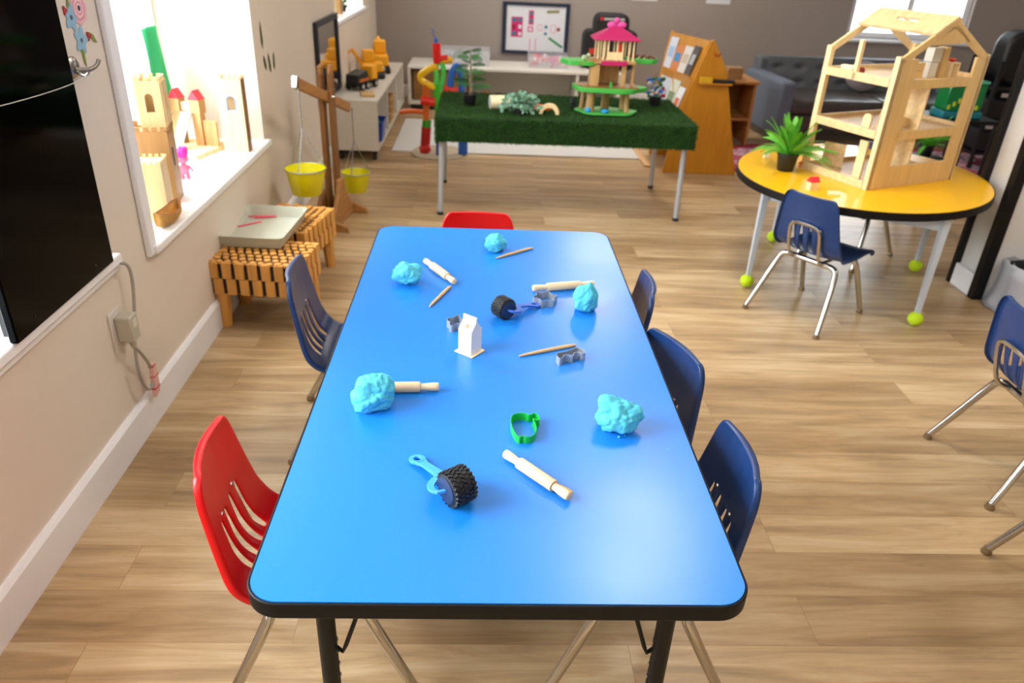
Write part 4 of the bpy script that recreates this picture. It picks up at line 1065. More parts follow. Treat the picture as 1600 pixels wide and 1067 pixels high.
for i in range(14): k.ico((random.uniform(-.05, .05), random.uniform(-.08, .08), .10+random.uniform(0, .02)), .018, 1)
k.build('green_contents', mat('bin_green', '#1e6a3c', .6), t, kind='stuff')
t = T('wooden_crate', 'brown wooden crate inside the left shelf beyond the blue bin', 'crate', (-.86, 5.42, .0965))
k = MB().bx(-.08, .08, -.12, .12, 0, .012)
for z in (.03, .09, .15): k.bx(.075, .083, -.12, .12, z, z+.04).bx(-.083, -.075, -.12, .12, z, z+.04).bx(-.083, .083, -.128, -.12, z, z+.04).bx(-.083, .083, .12, .128, z, z+.04)
k.build('slats', wood('crate_wood', '#a87a3c', .6, 1), t, bevel=.001)

# back shelf
def open_shelf(name, label, x0, x1, y0, y1, h, divs, m_, zb=.03):
    t = T(name, label, 'shelf', (x0, y0, 0)); W_ = x1-x0; D = y1-y0
    MB().bx(0, W_, 0, D, h-.022, h).build('top_board', m_, t, bevel=.002)
    MB().bx(0, W_, .01, D, zb, zb+.02).build('bottom_board', m_, t, bevel=.002)
    for d in divs: MB().bx(d-x0-.011, d-x0+.011, .005, D, zb+.02, h-.022).build('upright', m_, t, bevel=.001)
    MB().bx(0, W_, D-.012, D-.002, zb+.02, h-.022).build('back_board', m_, t, smooth=False)
    MB().bx(.02, W_-.02, .05, D-.02, 0, zb).build('plinth', CST, t, smooth=False)
    return t
SW2 = mat('shelf_white_b', '#d9d4ca', .5)
open_shelf('toy_shelf', 'long low white shelf against the taupe back wall', -.735, 1.20, 6.32, 6.86, .385, [-.724, -.17, .80, 1.189], SW2, .05)
wc = MB().bx(-.70, -.20, 6.45, 6.80, .071, .33); o = wc.build('wooden_cabinet', wood('cabinet_brown', '#9a6e38', .5, 0), bevel=.004); tag(o, 'brown wooden box filling the left bay of the back shelf', 'wooden box')
def clear_bin(x0, x1, y0, y1, z, h, items, label, cat='bin'):
    t = T('clear_bin', label, cat, ((x0+x1)/2, (y0+y1)/2, z)); a, b = (x1-x0)/2, (y1-y0)/2
    MB().bx(-a, a, -b, b, 0, .003).bx(-a, a, -b, -b+.003, 0, h).bx(-a, a, b-.003, b, 0, h).bx(-a, -a+.003, -b, b, 0, h).bx(a-.003, a, -b, b, 0, h).ring(rect(-a-.005, a+.005, -b-.005, b+.005), rect(-a+.003, a-.003, -b+.003, b-.003), h, h+.004).build('bin_wall', clearp, t, smooth=False)
    random.seed(int(x0*1000))
    for cnm, col in items:
        k = MB()
        for i in range(9): k.box((random.uniform(-a*.75, a*.75), random.uniform(-b*.7, b*.7), random.uniform(.02, h*.75)), (random.uniform(.03, .08), .03, random.uniform(.01, .05)), rz=random.random()*3, ry=random.random())
        k.build(cnm, mat(cnm, col, .5), t, kind='stuff')
def clear_plastic():
    M = bpy.data.materials.new('clear_plastic'); M.use_nodes = True; nt = M.node_tree; b = nt.nodes['Principled BSDF']
    b.inputs['Base Color'].default_value = (.85, .88, .92, 1); b.inputs['Alpha'].default_value = .22; b.inputs['Roughness'].default_value = .15
    return M
clearp = clear_plastic()
clear_bin(-.46, .0, 6.45, 6.75, .385, .13, (('foliage_green', '#2c5a3c'), ('grey_pieces', '#8a949c')), 'clear plastic bin of green pieces on the back shelf, left')
clear_bin(.36, .72, 6.45, 6.75, .385, .11, (('magenta_pieces', '#c83c8a'), ('rose_pieces', '#d85a6e'), ('pale_pieces', '#d8c8d0')), 'clear plastic bin of pink and magenta pieces on the back shelf under the picture')
t = T('toy_figure', 'little wooden peg figure with orange head inside the back shelf', 'toy figure', (-.03, 6.40, .071))
MB().cyl((0, 0, 0), (0, 0, .07), .018, .014).build('body', mat('peg_tan', '#c89050', .6), t); MB().ico((0, 0, .09), .022, 2).build('head', mat('peg_orange', '#d0603c', .5), t)
o = MB().bx(0, .09, 0, .05, 0, .035).build('toy_block', mat('toy_green_bright', '#2fae4c', .5), loc=(.92, 6.42, .385), bevel=.006); tag(o, 'bright green plastic block on the back shelf left of the tree house', 'toy block')

# picture
t = T('framed_picture', 'children drawing of pink and teal squares in a navy frame on the back wall', 'picture', (.435, BY-.002, .44), radians(0))
ph, pw = .46, .32
MB().ring(rect(-pw, pw, 0, ph), rect(-pw+.038, pw-.038, .03, ph-.03), -.022, 0, XZ).build('frame', mat('frame_blue', '#15233c', .4), t, bevel=.002)
MB().bx(-pw+.036, pw-.036, -.008, -.002, .028, ph-.028).build('paper', mat('paper_pale', '#d8dadf', .6), t, smooth=False)
def pr(nm, col, rects):
    k = MB()
    for x0_, x1_, z0_, z1_, *d in rects: k.bx(x0_, x1_, -.0095-(.0006*(d[0] if d else 0)), -.0081, z0_, z1_)
    k.build(nm[:-1] if nm[-1] == 's' else nm, mat('print'+col, col, .7), t, smooth=False, split=True)
pr('magenta_squares', '#c8246e', [(-.235, -.125, .15, .33), (-.07, -.022, .265, .39), (-.075, -.025, .20, .25)])
pr('teal_squares', '#1a7a94', [(-.225, -.190, .285, .32, 1), (-.170, -.135, .285, .32, 1), (-.225, -.190, .165, .20, 1), (-.062, -.030, .35, .38, 1), (-.062, -.030, .285, .315, 1), (.085, .115, .235, .262), (.085, .110, .175, .20)])
pr('white_squares', '#dcd6dc', [(-.165, -.135, .225, .26, 2), (-.165, -.135, .165, .195, 2), (-.064, -.036, .208, .24, 2)])
pr('crimson_marks', '#8a1030', [(-.225, -.195, .22, .26, 1), (.205, .235, .215, .245)])
pr('pink_outlines', '#e08aa8', [(.02, .065, .215, .22), (.02, .065, .262, .267), (.02, .025, .215, .267), (.06, .065, .215, .267), (.145, .195, .20, .205), (.145, .195, .265, .27), (.145, .15, .20, .27), (.19, .195, .20, .27), (-.055, -.045, .03, .14), (.0, .01, .03, .14)])
k = MB(); k.box((.20, -.0088, .11), (.16, .0012, .022), ry=.55); k.build('green_stroke', mat('print_green', '#1f8a5c', .7), t, smooth=False)
k = MB(); k.box((.16, -.0088, .385), (.12, .0012, .026), ry=-.06); k.build('olive_stroke', mat('print_olive', '#8a8a60', .7), t, smooth=False)
for x0_, x1_, lb in ((1.335, 1.58, 'white paper sheet high on the back wall above the black bag, left one'), (2.05, 2.28, 'white paper sheet high on the back wall above the book stand, right one')):
    o = MB().bx(x0_, x1_, BY-.006, BY-.001, .955, 1.25).build('paper_sheet', mat('paper_pale'), smooth=False); tag(o, lb, 'paper', 'paper sheets on the back wall')
# black bag behind the tree house
t = T('padded_bag', 'bulky black padded bag with red badge and white lettering on the back shelf', 'bag', (1.10, 6.62, .385), 0)
MB().prism(rrect(.16, .24, .07, 6), -.08, .08, Matrix.Translation((0.0, 0, .24)) @ XZ).build('main_body', mat('bag_black', '#0e0f11', .6), t, bevel=.02, bseg=3)
MB().prism(rrect(.25, .17, .06, 6), -.07, .07, Matrix.Translation((0.0, 0, .17)) @ XZ).build('side_pocket', mat('bag_black'), t, bevel=.015, bseg=3)
MB().bx(-.19, -.12, -.088, -.070, .13, .18).build('red_light', mat('badge_red', '#c0301c', .5), t, bevel=.003)
k = MB()
for i in range(9): k.bx(-.075+.021*i, -.060+.021*i, -.0835, -.080, .425, .445)
k.build('white_lettering', mat('lettering_white', '#c9c9c9', .6), t)
MB().bx(-.11, -.085, -.084, -.080, .42, .45).build('red_badge', mat('badge_red2', '#c8202c', .5), t)

# ------------------------------------------------------------------ turf table
gt = T('turf_table', 'grey legged table wearing the artificial grass cover', 'table', (.41, 3.74, 0))
ZG = .553
MB().prism(rrect(.69, .335, .02, 4), ZG-.02, ZG).build('tabletop', mat('pale_board', '#c8c4bc', .6), gt)
LG = mat('leg_light_grey', '#b4b8bd', .35, .3)
for x, y in ((-.281, 3.407), (1.099, 3.421), (1.075, 4.073), (-.292, 4.052)):
    l = MB().tube([(x-.41, y-3.74, .012), ((x-.41)*.985, (y-3.74)*.985, ZG-.02)], .0155, 12).build('leg', LG, gt)
    MB().lathe([(.014, 0), (.018, .003), (.017, .02)], (x-.41, y-3.74, 0), seg=14).build('foot_cap', CST, l)
tc_ = T('turf_cover', 'thick green artificial grass mat draped over the turf table', 'grass mat', (.415, 3.74, 0))
hxg, hyg = .715, .375; zt2 = .566
TURF = mat('turf_green', '#27500d', .8, var=.35, scale=30)
base = MB().bx(-hxg, hxg, -hyg, hyg, ZG+.001, zt2-.004).bx(-hxg, hxg, -hyg, -hyg+.01, .432, ZG+.001).bx(-hxg, hxg, hyg-.01, hyg, .43, ZG+.001).bx(-hxg, -hxg+.01, -hyg, hyg, .42, ZG+.001).bx(hxg-.01, hxg, -hyg, hyg, .43, ZG+.001)
base.build('backing', mat('turf_backing', '#183c10', .9), tc_, smooth=False)
random.seed(3); k = MB()
def blade(p, n):
    n = Vector(n); L_ = random.uniform(.010, .019)
    lean = Vector((random.uniform(-1, 1), random.uniform(-1, 1), random.uniform(-.6, .3)))*.55
    tp_ = p + (n + lean).normalized()*L_
    s = Vector((random.uniform(-1, 1), random.uniform(-1, 1), random.uniform(-1, 1))).cross(n).normalized()*.0018
    k.f([k.v(p-s), k.v(p+s), k.v(tp_)])
for i in range(26000): blade(Vector((random.uniform(-hxg, hxg), random.uniform(-hyg, hyg), zt2-.005)), (0, 0, 1))
for i in range(15000): blade(Vector((random.uniform(-hxg, hxg), -hyg, random.uniform(.430, zt2-.003))), (0, -1, -.25))
for i in range(3500):
    blade(Vector((-hxg, random.uniform(-hyg, hyg), random.uniform(.42, zt2-.003))), (-1, 0, -.2)); blade(Vector((hxg, random.uniform(-hyg, hyg), random.uniform(.42, zt2-.003))), (1, 0, -.2))
k.build('grass_blades', TURF, tc_, smooth=False, kind='stuff')
ZB = .574
# pine sapling
c = on(734, 163, ZB)
t = T('potted_sapling', 'small green conifer sapling in a black pot at the left of the turf table', 'potted plant', c)
MB().lathe([(.028, 0), (.030, .002), (.040, .058), (.036, .058), (.034, .05), (.001, .05)]).build('pot', POTB, t, ang=50)
MB().tube([(0, 0, .05), (.004, 0, .16), (0, 0, .30)], [.005, .004, .002], 8).build('stem', OAK, t)
k = MB(); random.seed(5)
for i in range(22):
    z = .09 + .20*i/21; az = i*2.4; L_ = .125*(1-.5*i/21)
    frond(k, (0, 0, z), az, L_, .35, .25, 12, .030, .9*(-1)**i)
k.build('needles', LEAFD, t, smooth=False)
# eucalyptus
c = on(812, 178, ZB)
t = T('trailing_plant', 'round leaved grey green trailing plant in a dark pot on the turf table', 'potted plant', c)
MB().lathe([(.022, 0), (.026, .002), (.032, .05), (.028, .05), (.001, .045)]).build('pot', POTB, t)
k = MB(); st_ = MB(); random.seed(9)
for i in range(16):
    az = i*2.4; L_ = random.uniform(.06, .13); up_ = random.uniform(.02, .10); pts = []
    for q in range(7):
        s = q/6; pts.append(Vector((L_*s*cos(az), L_*s*sin(az)*.7, max(.012, .05+up_*sin(s*pi*.8)-.05*s))))
    st_.tube(pts, .0012, 5)
    for q in range(1, 7):
        for sg in (-1, 1):
            n_ = Vector((random.uniform(-1, 1), random.uniform(-1, -.2), random.uniform(.2, 1))).normalized(); a1 = n_.orthogonal().normalized(); a2 = n_.cross(a1)
            cc = pts[q] + Vector((-sin(az), cos(az), 0))*sg*.012; rr = random.uniform(.009, .014)
            k.f([k.v(cc + (a1*cos(2*pi*w_/8)+a2*sin(2*pi*w_/8))*rr) for w_ in range(8)])
k.build('leaves', mat('eucalyptus', '#6f9a80', .6, var=.25, scale=30), t, smooth=False); st_.build('stems', LEAFD, t)
c = on(772, 172, ZB)
t = T('wooden_tube', 'cream wooden tube lying on the turf behind the trailing plant', 'toy tube', (c.x+.05, c.y+.04, ZB), radians(10))
k = MB(); n = 24
k.ring([(.038*cos(2*pi*i/n), .038*sin(2*pi*i/n)) for i in range(n)], [(.033*cos(2*pi*i/n), .033*sin(2*pi*i/n)) for i in range(n)], -.075, .075, Matrix.Translation((0, 0, .038)) @ Matrix.Rotation(pi/2, 4, 'Y')).build('tube', mat('cream_wood'), t)
MB().lathe([(.0325, -.078), (.0325, -.074)], (0, 0, .038), Matrix.Rotation(pi/2, 4, 'Y'), 24).build('pale_end', mat('end_pale', '#b8bcc0', .5), t)
c = on(858, 178, ZB)
k = MB(); o_ = [(.056*cos(a), .056*sin(a)) for a in [pi*i/16 for i in range(17)]]; i_ = [(.036*cos(a), .036*sin(a)) for a in [pi*i/16 for i in range(17)]]
k.prism(o_ + i_[::-1], -.022, .022, XZ)
o = k.build('wooden_arch', PINE, loc=(c.x, c.y, ZB), bevel=.002); o.rotation_euler = (0, 0, -.15); tag(o, 'pale wooden arch block on the turf at the middle of the turf table', 'toy block')
o = MB().prism([(-.05, 0), (.05, 0), (.045, .018), (-.03, .028)], -.02, .02, XZ).build('orange_ramp', mat('toy_orange2', '#e0641c', .5), loc=(c.x-.03, c.y+.12, ZB+.0), bevel=.002); tag(o, 'orange toy ramp behind the wooden arch', 'toy ramp')
c = on(894, 168, ZB)
t = T('toy_animal', 'dark grey toy animal on the turf left of the tree house', 'toy figure', c)
k = MB().ico((0, 0, .032), .020, 2, (.8, 1.2, .9)).ico((0, -.018, .052), .013, 2)
for x in (-.009, .009):
    for y in (-.012, .014): k.cyl((x, y, 0), (x, y, .028), .0045, seg=8)
k.build('body', mat('toy_dark', '#2b2c32', .6), t)

# tree house
c = on(948, 184, ZB)
t = T('toy_tree_house', 'toy tree house with magenta roof and bright green decks on the turf table', 'toy house', (.655, 3.60, ZB), 0)
TG = mat('treehouse_green', '#40ac40', .5); MAG = mat('treehouse_magenta', '#b8145e', .5); TWD = wood('treehouse_wood', '#b9925c', .6, 2)
def blob(cx, cy, rx, ry, n=28, w_=.08, ph=0): return [(cx + rx*(1+w_*sin(5*2*pi*i/n+ph))*cos(2*pi*i/n), cy + ry*(1+w_*sin(5*2*pi*i/n+ph))*sin(2*pi*i/n)) for i in range(n)]
MB().prism(blob(0, 0, .175, .11), .0, .010).build('ground_deck', TG, t, bevel=.003)
for x, y, r in ((-.10, -.02, .024), (.11, -.03, .013), (-.14, .04, .012), (.10, .06, .016), (0, .07, .022)):
    MB().tube([(x, y, .01), (x*.97, y, .07), (x*.95, y, .125)], [r*1.15, r, r], 10).build('trunk', TWD, t)
MB().prism(blob(0, 0, .205, .12, ph=1), .120, .144).build('middle_deck', TG, t, bevel=.003)
MB().bx(-.16, .16, -.075, .08, .142, .148).build('deck_boards', OAK, t)
MB().bx(-.115, -.065, -.05, .03, .148, .265).bx(.06, .085, -.04, -.02, .148, .265).bx(.12, .135, -.02, 0, .148, .265).bx(-.06, .06, .05, .06, .148, .265).build('wall', TWD, t, bevel=.002, split=True)
MB().bx(-.062, .080, -.075, -.06, .262, .285).build('magenta_beam', MAG, t, bevel=.003)
MB().prism(blob(-.17, .0, .105, .07), .255, .280).build('left_deck', TG, t, bevel=.003)
MB().prism(blob(.17, .03, .095, .06), .270, .295).build('right_deck', TG, t, bevel=.003)
MB().bx(-.12, .13, -.06, .07, .268, .286).build('upper_floor', TWD, t, bevel=.002)
k = MB()
for x in (-.085, -.055, -.03, .02, .05, .085, .11):
    for y in (-.055, .055): k.bx(x-.004, x+.004, y-.004, y+.004, .286, .398)
k.bx(-.03, .052, -.058, -.052, .29, .33).bx(-.088, .112, -.058, -.052, .390, .400).build('upper_post', PINE, t, split=True)
MB().bx(.022, .040, -.052, -.046, .33, .38).build('red_curtain', mat('curtain_red', '#e0341c', .6), t)
k = MB(); k.M = Matrix.Translation((.012, 0, .398)); b4 = [(-.128, -.085), (.128, -.085), (.128, .085), (-.128, .085)]
bb_ = [k.v((x, y, 0)) for x, y in b4]; bt = [k.v((x*.18, y*.18, .058)) for x, y in b4]; bl = [k.v((x, y, -.008)) for x, y in b4]
for i in range(4): j = (i+1) % 4; k.f([bb_[i], bb_[j], bt[j], bt[i]]); k.f([bl[i], bl[j], bb_[j], bb_[i]])
k.f(bt); k.f(bl[::-1]); k.build('roof', MAG, t, bevel=.002)
k = MB().ico((-.013, 0, .462), .018, 2, (1.5, .7, 1)).ico((.040, 0, .462), .018, 2, (1.5, .7, 1)).ico((.012, 0, .485), .016, 2)
k.build('roof_bow', mat('bow_pink', '#d8489a', .4), t)
k = MB().ico((-.155, -.03, .292), .016, 2).ico((-.13, -.02, .305), .012, 2); k.build('white_blossoms', mat('pale_leaf', '#a8b890', .6), t)
k = MB()
for i in range(24): k.ico((.10+.006*i, .02+.03*sin(i), .30+.006*sin(i*3)), .008, 1)
k.build('autumn_bush', mat('bush_brown', '#7a3c2c', .7), t, kind='stuff')
MB().ico((-.115, -.075, .022), .017, 2).build('cyan_stone', mat('cyan_toy', '#1e9ad8', .5), t)
MB().ico((-.02, -.085, .020), .015, 2, (1.6, 1, .8)).build('cyan_stone', mat('cyan_toy'), t)
k = MB()
for z, y, h_ in ((.148, .0, .03),): k.prism([(.008, 0), (-.008, 0), (-.004, h_), (.004, h_)], -.004, .004, Matrix.Translation((.0, -.07, .148)) @ XZ)
k.build('green_figure', mat('toy_green_bright'), t)
k = MB().bx(-.19, -.115, -.02, .02, .148, .150); k.M = Matrix.Translation((-.135, -.05, .278)) @ Matrix.Rotation(-.25, 4, 'Y'); k.box((0, 0, 0), (.11, .03, .008)); k.M = Matrix.Identity(4); k.build('plank_bridge', BWL, t)

# colourful potted thing at the right of the turf table
c = on(1020, 170, ZB)
t = T('potted_ornament', 'black pot of colourful artificial flowers at the right end of the turf table', 'potted plant', (.985, 3.86, ZB))
MB().lathe([(.028, 0), (.030, .002), (.038, .055), (.034, .055), (.001, .048)]).build('pot', POTB, t)
random.seed(21)
for i, col in enumerate(('#2f6a38', '#3a8ed0', '#2f6a38', '#c0c8d0', '#a81838', '#3a6ac8', '#c8a03c', '#2f6a38')):
    k = MB()
    for q in range(5): k.ico((random.uniform(-.055, .055), random.uniform(-.04, .04), random.uniform(.055, .16)), random.uniform(.010, .017), 1, (1, .7, .8))
    k.build('flower' if i % 2 else 'leaf', mat('orn'+col, col, .5), t, split=True)

# ------------------------------------------------------------------ marble run tower
t = T('marble_run', 'tall colourful plastic marble run tower beside the turf table', 'marble run', (-.37, 4.80, 0))
pl = lambda col: mat('run'+col, col, .3)
MB().lathe([(.20, 0), (.205, .006), (.19, .014), (.001, .016)], seg=40).build('base_plate', mat('base_grey', '#b9a990', .6), t)
def seg_(nm, col, pts, r, sm=1): return MB().tube(pts, r, 14, smooth=sm).build(nm, pl(col), t)
seg_('blue_pipe', '#1458b4', [(.02, -.10, .015), (.02, -.10, .15)], .035, 0)
seg_('blue_pipe', '#1458b4', [(.18, -.05, .015), (.18, -.05, .14)], .035, 0)
seg_('red_pipe', '#b01418', [(-.10, -.05, .015), (-.085, -.05, .20)], .035, 0)
seg_('red_pipe', '#c81c1c', [(-.13, -.06, .035), (-.06, -.06, .06)], .03, 0)
seg_('green_pipe', '#3ab41c', [(.02, -.10, .15), (.01, -.08, .26)], .032, 0)
seg_('green_pipe', '#2c8c1c', [(-.085, -.05, .20), (-.08, -.05, .25)], .032, 0)
seg_('orange_pipe', '#d0641c', [(-.085, -.05, .25), (-.085, -.05, .52)], .022, 0)
seg_('orange_arm', '#d8641c', [(-.085, -.05, .30), (-.20, 0, .30), (-.28, .02, .28)], .018)
seg_('red_chute', '#d82014', [(-.12, -.08, .39), (-.02, -.08, .38)], .030, 0)
seg_('green_pipe', '#3ab41c', [(.01, -.08, .26), (-.01, -.06, .40), (-.01, -.05, .50)], .024, 0)
seg_('green_loop', '#52d860', [(-.02, -.05, .45), (-.01, -.05, .52), (-.015, -.05, .62), (0, -.05, .655), (.035, -.05, .64), (.04, -.05, .56), (.01, -.05, .45)], .018, 2)
seg_('yellow_spiral', '#f0c414', [(-.005, -.05, .62), (-.06, -.06, .60), (-.125, -.05, .56), (-.12, -.05, .52), (-.06, -.05, .49), (.0, -.05, .47)], .024, 2)
seg_('red_tower', '#e81c1c', [(-.005, -.05, .64), (-.01, -.05, .77)], .028, 0)
seg_('red_chute', '#e02818', [(.0, -.05, .665), (.07, -.05, .675)], .024, 0)
seg_('yellow_chute', '#f0b414', [(.03, -.05, .655), (.10, -.05, .665)], .022, 0)
seg_('blue_tip', '#3c78d8', [(-.012, -.05, .77), (-.014, -.05, .80)], .014, 0)
seg_('blue_wire', '#4a6ab8', [(-.014, -.05, .80), (-.04, -.05, .835), (-.02, -.05, .85), (-.05, -.05, .86)], .004)
seg_('blue_arch', '#1c64c8', [(.08, -.03, .46), (.10, -.03, .60), (.14, -.03, .63), (.165, -.03, .56), (.17, -.03, .40), (.18, -.05, .14)], .024, 2)
seg_('red_chute', '#d82018', [(.04, -.04, .47), (.14, -.04, .45)], .026, 0)

# rug, mat
o = MB().bx(-.72, 1.13, 4.80, 5.9, 0.001, .012).build('floor_mat', mat('mat_white', '#cfcdc8', .8), bevel=.004); tag(o, 'white mat on the floor beyond the turf table', 'mat')
o = MB().bx(1.13, 1.18, 4.6, 6.0, .001, .016).build('wood_rail', wood('rail_tan', '#d0a878', .5, 1), bevel=.003); tag(o, 'tan wooden strip along the right side of the white mat', 'wooden strip')
# patterned rug
def rug_mat():
    M = mat('rug_pattern', '#b07884', .95); nt = M.node_tree; b = nt.nodes['Principled BSDF']
    tcn = nt.nodes.new('ShaderNodeTexCoord'); vo = nt.nodes.new('ShaderNodeTexVoronoi'); vo.inputs['Scale'].default_value = 7
    nz = nt.nodes.new('ShaderNodeTexNoise'); nz.inputs['Scale'].default_value = 9
    nt.links.new(tcn.outputs['Object'], vo.inputs[0]); nt.links.new(tcn.outputs['Object'], nz.inputs[0])
    mx = nt.nodes.new('ShaderNodeMath'); mx.operation = 'ADD'; nt.links.new(vo.outputs[0], mx.inputs[0]); nt.links.new(nz.outputs[0], mx.inputs[1])
    cr = nt.nodes.new('ShaderNodeValToRGB'); cr.color_ramp.interpolation = 'CONSTANT'; e = cr.color_ramp.elements
    e[0].color = lin('#b8305c'); e[1].position = .55; e[1].color = lin('#c8b4b8')
    for p, c_ in ((.68, '#c04a70'), (.8, '#8a8a9c'), (.92, '#cbbcbc'), (1.0, '#a84060')):
        q = e.new(min(p, .999)); q.color = lin(c_)
    nt.links.new(mx.outputs[0], cr.inputs[0]); nt.links.new(cr.outputs[0], b.inputs['Base Color'])
    return M
t = T('patterned_rug', 'large rug with pink and grey pattern and dark red border behind the yellow table', 'rug', (3.09, 4.55, 0))
MB().prism(rrect(1.25, .82, .5, 10), .001, .010).build('pile', rug_mat(), t)
MB().ring(rrect(1.30, .87, .55, 10), rrect(1.25, .82, .5, 10), .001, .013).build('border', mat('rug_border', '#9c1420', .9), t, bevel=.002)

# display stand
STW = wood('stand_wood', '#c07f18', .4, 2, .1)
t = T('book_stand', 'wedge shaped honey coloured book display stand beyond the turf table', 'book stand', (1.5, 4.47, 0))
side = [(-.265, 0), (.265, 0), (.215, .50), (.135, .68), (.005, .90), (-.035, .90), (-.11, .66), (-.20, .40)]
side = [(-.262, 0), (.265, 0), (.085, .70), (-.035, .895), (-.055, .885), (-.135, .645), (-.205, .42)]
for y in (0, .50):
    MB().prism([(x-.16*y/.5*z/.9, z) for x, z in side], y, y+.02, XZ).build('side_panel', STW, t, bevel=.003)
def slope(u0, u1, y0, y1, d0, d1):   # board lying on the left slope
    A0, A1 = Vector((-.135, 0, .645)), Vector((-.052, 0, .885)); d = (A1-A0); n_ = Vector((-d.z, 0, d.x)).normalized()
    k = MB(); P = []
    for dd in (d0, d1):
        for u_, y_ in ((u0, y0), (u0, y1), (u1, y1), (u1, y0)): P.append(k.v(A0 + d*u_ + n_*dd + Vector((-.16*y_/.5*(A0.z+d.z*u_)/.9, y_, 0))))
    for a in ((0, 1, 2, 3), (7, 6, 5, 4), (0, 4, 5, 1), (1, 5, 6, 2), (2, 6, 7, 3), (3, 7, 4, 0)): k.f([P[i] for i in a])
    return k
slope(-1.3, 1, .02, .50, -.014, .0).build('sloping_board', STW, t)
slope(-.02, .0, .02, .50, .0, .025).build('ledge', STW, t)
slope(-1.32, -1.30, .02, .50, .0, .025).build('ledge', STW, t)

MB().bx(-.10, .12, -.05, 0, .615, .627).build('side_ledge', STW, t, bevel=.002)
o = MB().bx(-.06, .02, 0, .035, 0, .035).build('yellow_box', mat('box_yellow', '#d8a81c', .5), loc=(1.46, 4.425, .6275), bevel=.002); tag(o, 'yellow box on the side ledge of the book stand', 'box')
o = MB().bx(-.05, .09, -.01, .03, 0, .022).build('black_pointer', mat('toy_black'), loc=(1.545, 4.43, .6275), bevel=.004); tag(o, 'dark blue black tool beside the yellow box on the book stand ledge', 'tool')
k = MB().prism([(0, 0), (-.025, .018), (-.02, -.004), (-.012, -.016), (0, -.008), (.012, -.016), (.02, -.004), (.025, .018)], -.002, 0, XZ)
o = k.build('butterfly_mark', mat('mark_brown', '#a04a1c', .6), t, loc=(.0, 0, .80)); 
# magazines, real thin slabs on the slope
Rz = Matrix.Identity(4)
def mag(u0, u1, y0, y1, col, stripe, label):
    k = slope(u0, u1, y0, y1, .002, .008)
    for v_ in k.bm.verts: v_.co += Vector((1.5, 4.47, 0))
    tt = T('magazine', label, 'magazine', (0, 0, 0), 0, 'magazines on the book stand')
    k.build('cover', mat('mag'+col, col, .5), tt)
    k = slope(u0+(u1-u0)*.35, u0+(u1-u0)*.7, y0+.015, y1-.015, .008, .0088)
    for v_ in k.bm.verts: v_.co += Vector((1.5, 4.47, 0))
    k.build('cover_picture', mat('mag'+stripe, stripe, .5), tt)
mag(.03, .88, .37, .47, '#c8ccd4', '#9ab0cc', 'pale magazine at the far left of the upper row on the book stand')
mag(.03, .70, .26, .36, '#c87a44', '#2484b8', 'blue and orange magazine second from the left in the upper row')
mag(.03, .74, .15, .25, '#cfc9c0', '#b8a890', 'cream magazine third from the left in the upper row')
mag(.03, .80, .07, .145, '#4a403c', '#a8a8a8', 'dark grey magazine nearest in the upper row of the book stand')
mag(-1.29, -.20, .27, .45, '#c4c8cc', '#9aa0b0', 'pale magazine farthest in the lower row of the book stand')
mag(-1.29, -.18, .13, .26, '#ccd0b8', '#7a8868', 'cream lined leaflet in the lower row of the book stand')
mag(-1.29, -.30, .03, .12, '#d8d8d8', '#d0603c', 'white and orange booklet nearest in the lower row')

# low wooden table left of the sofa
t = T('side_table', 'open brown wooden side table between the book stand and the sofa', 'side table', (1.95, 5.35, .0135))
MB().bx(-.24, .17, -.05, .35, .48, .50).build('top', BWL, t, bevel=.002)
MB().bx(-.22, -.20, -.04, .34, 0, .48).bx(.13, .15, -.04, .34, 0, .48).build('side', BWL, t, bevel=.002, split=True)
MB().bx(-.20, .13, -.04, .34, .20, .215).build('shelf_board', BWL, t); MB().bx(-.20, .13, .32, .335, .0, .48).build('back_board', OAK, t)
o = MB().bx(-.06, .06, -.05, .05, 0, .09).build('wooden_box', wood('box_tan', '#a07850', .5, 0), loc=(1.93, 5.42, .514), bevel=.003); tag(o, 'tan wooden box on the side table beside the sofa', 'box')
o = MB().bx(-.05, .05, -.04, .04, 0, .07).build('pale_box', mat('pale_lilac', '#9c94a0', .5), loc=(1.80, 5.42, .514), bevel=.01); tag(o, 'pale lilac box on the side table left of the tan box', 'box')

# sofa
SF = mat('sofa_grey', '#5c5f64', .75, var=.1, scale=60, bump=.1); SFD = mat('sofa_leather', '#4a4440', .28)
t = T('tufted_sofa', 'dark grey tufted sofa under the back window', 'sofa', (2.35, 5.45, 0), radians(3))
Ls = 1.85
MB().bx(.12, Ls-.12, .06, .80, .10, .24).build('base', SFD, t, bevel=.02)
for i in range(2): MB().bx(.13+.80*i, .925+.79*i, .02, .62, .24, .36).build('seat_cushion', SFD, t, bevel=.035, bseg=4)
MB().bx(0, .13, .0, .82, .06, .50).build('armrest', mat('sofa_arm', '#616b7a', .7), t, bevel=.03, bseg=4); MB().bx(Ls-.13, Ls, .0, .82, .06, .50).build('armrest', mat('sofa_arm'), t, bevel=.03, bseg=4)
k = MB(); nx, nz = 56, 22; g_ = []
for j in range(nz+1):
    row = []
    for i in range(nx+1):
        x = .12 + (Ls-.24)*i/nx; z = .34 + .27*j/nz; tx = (i/nx*8) % 1; tzz = (j/nz*2.2) % 1
        d = sqrt((tx-.5)**2*1.2 + (tzz-.5)**2); row.append(k.v((x, .62 + .028*math.exp(-(d*5)**2) + .006*abs(cos(pi*i/nx*8)) + .05*(j/nz), z)))
    g_.append(row)
for j in range(nz):
    for i in range(nx): k.f([g_[j][i], g_[j][i+1], g_[j+1][i+1], g_[j+1][i]])
k.build('tufted_back', SF, t, ang=180)
MB().bx(.06, Ls-.06, .69, .84, .10, .605).build('back_frame', SF, t, bevel=.02, bseg=3)
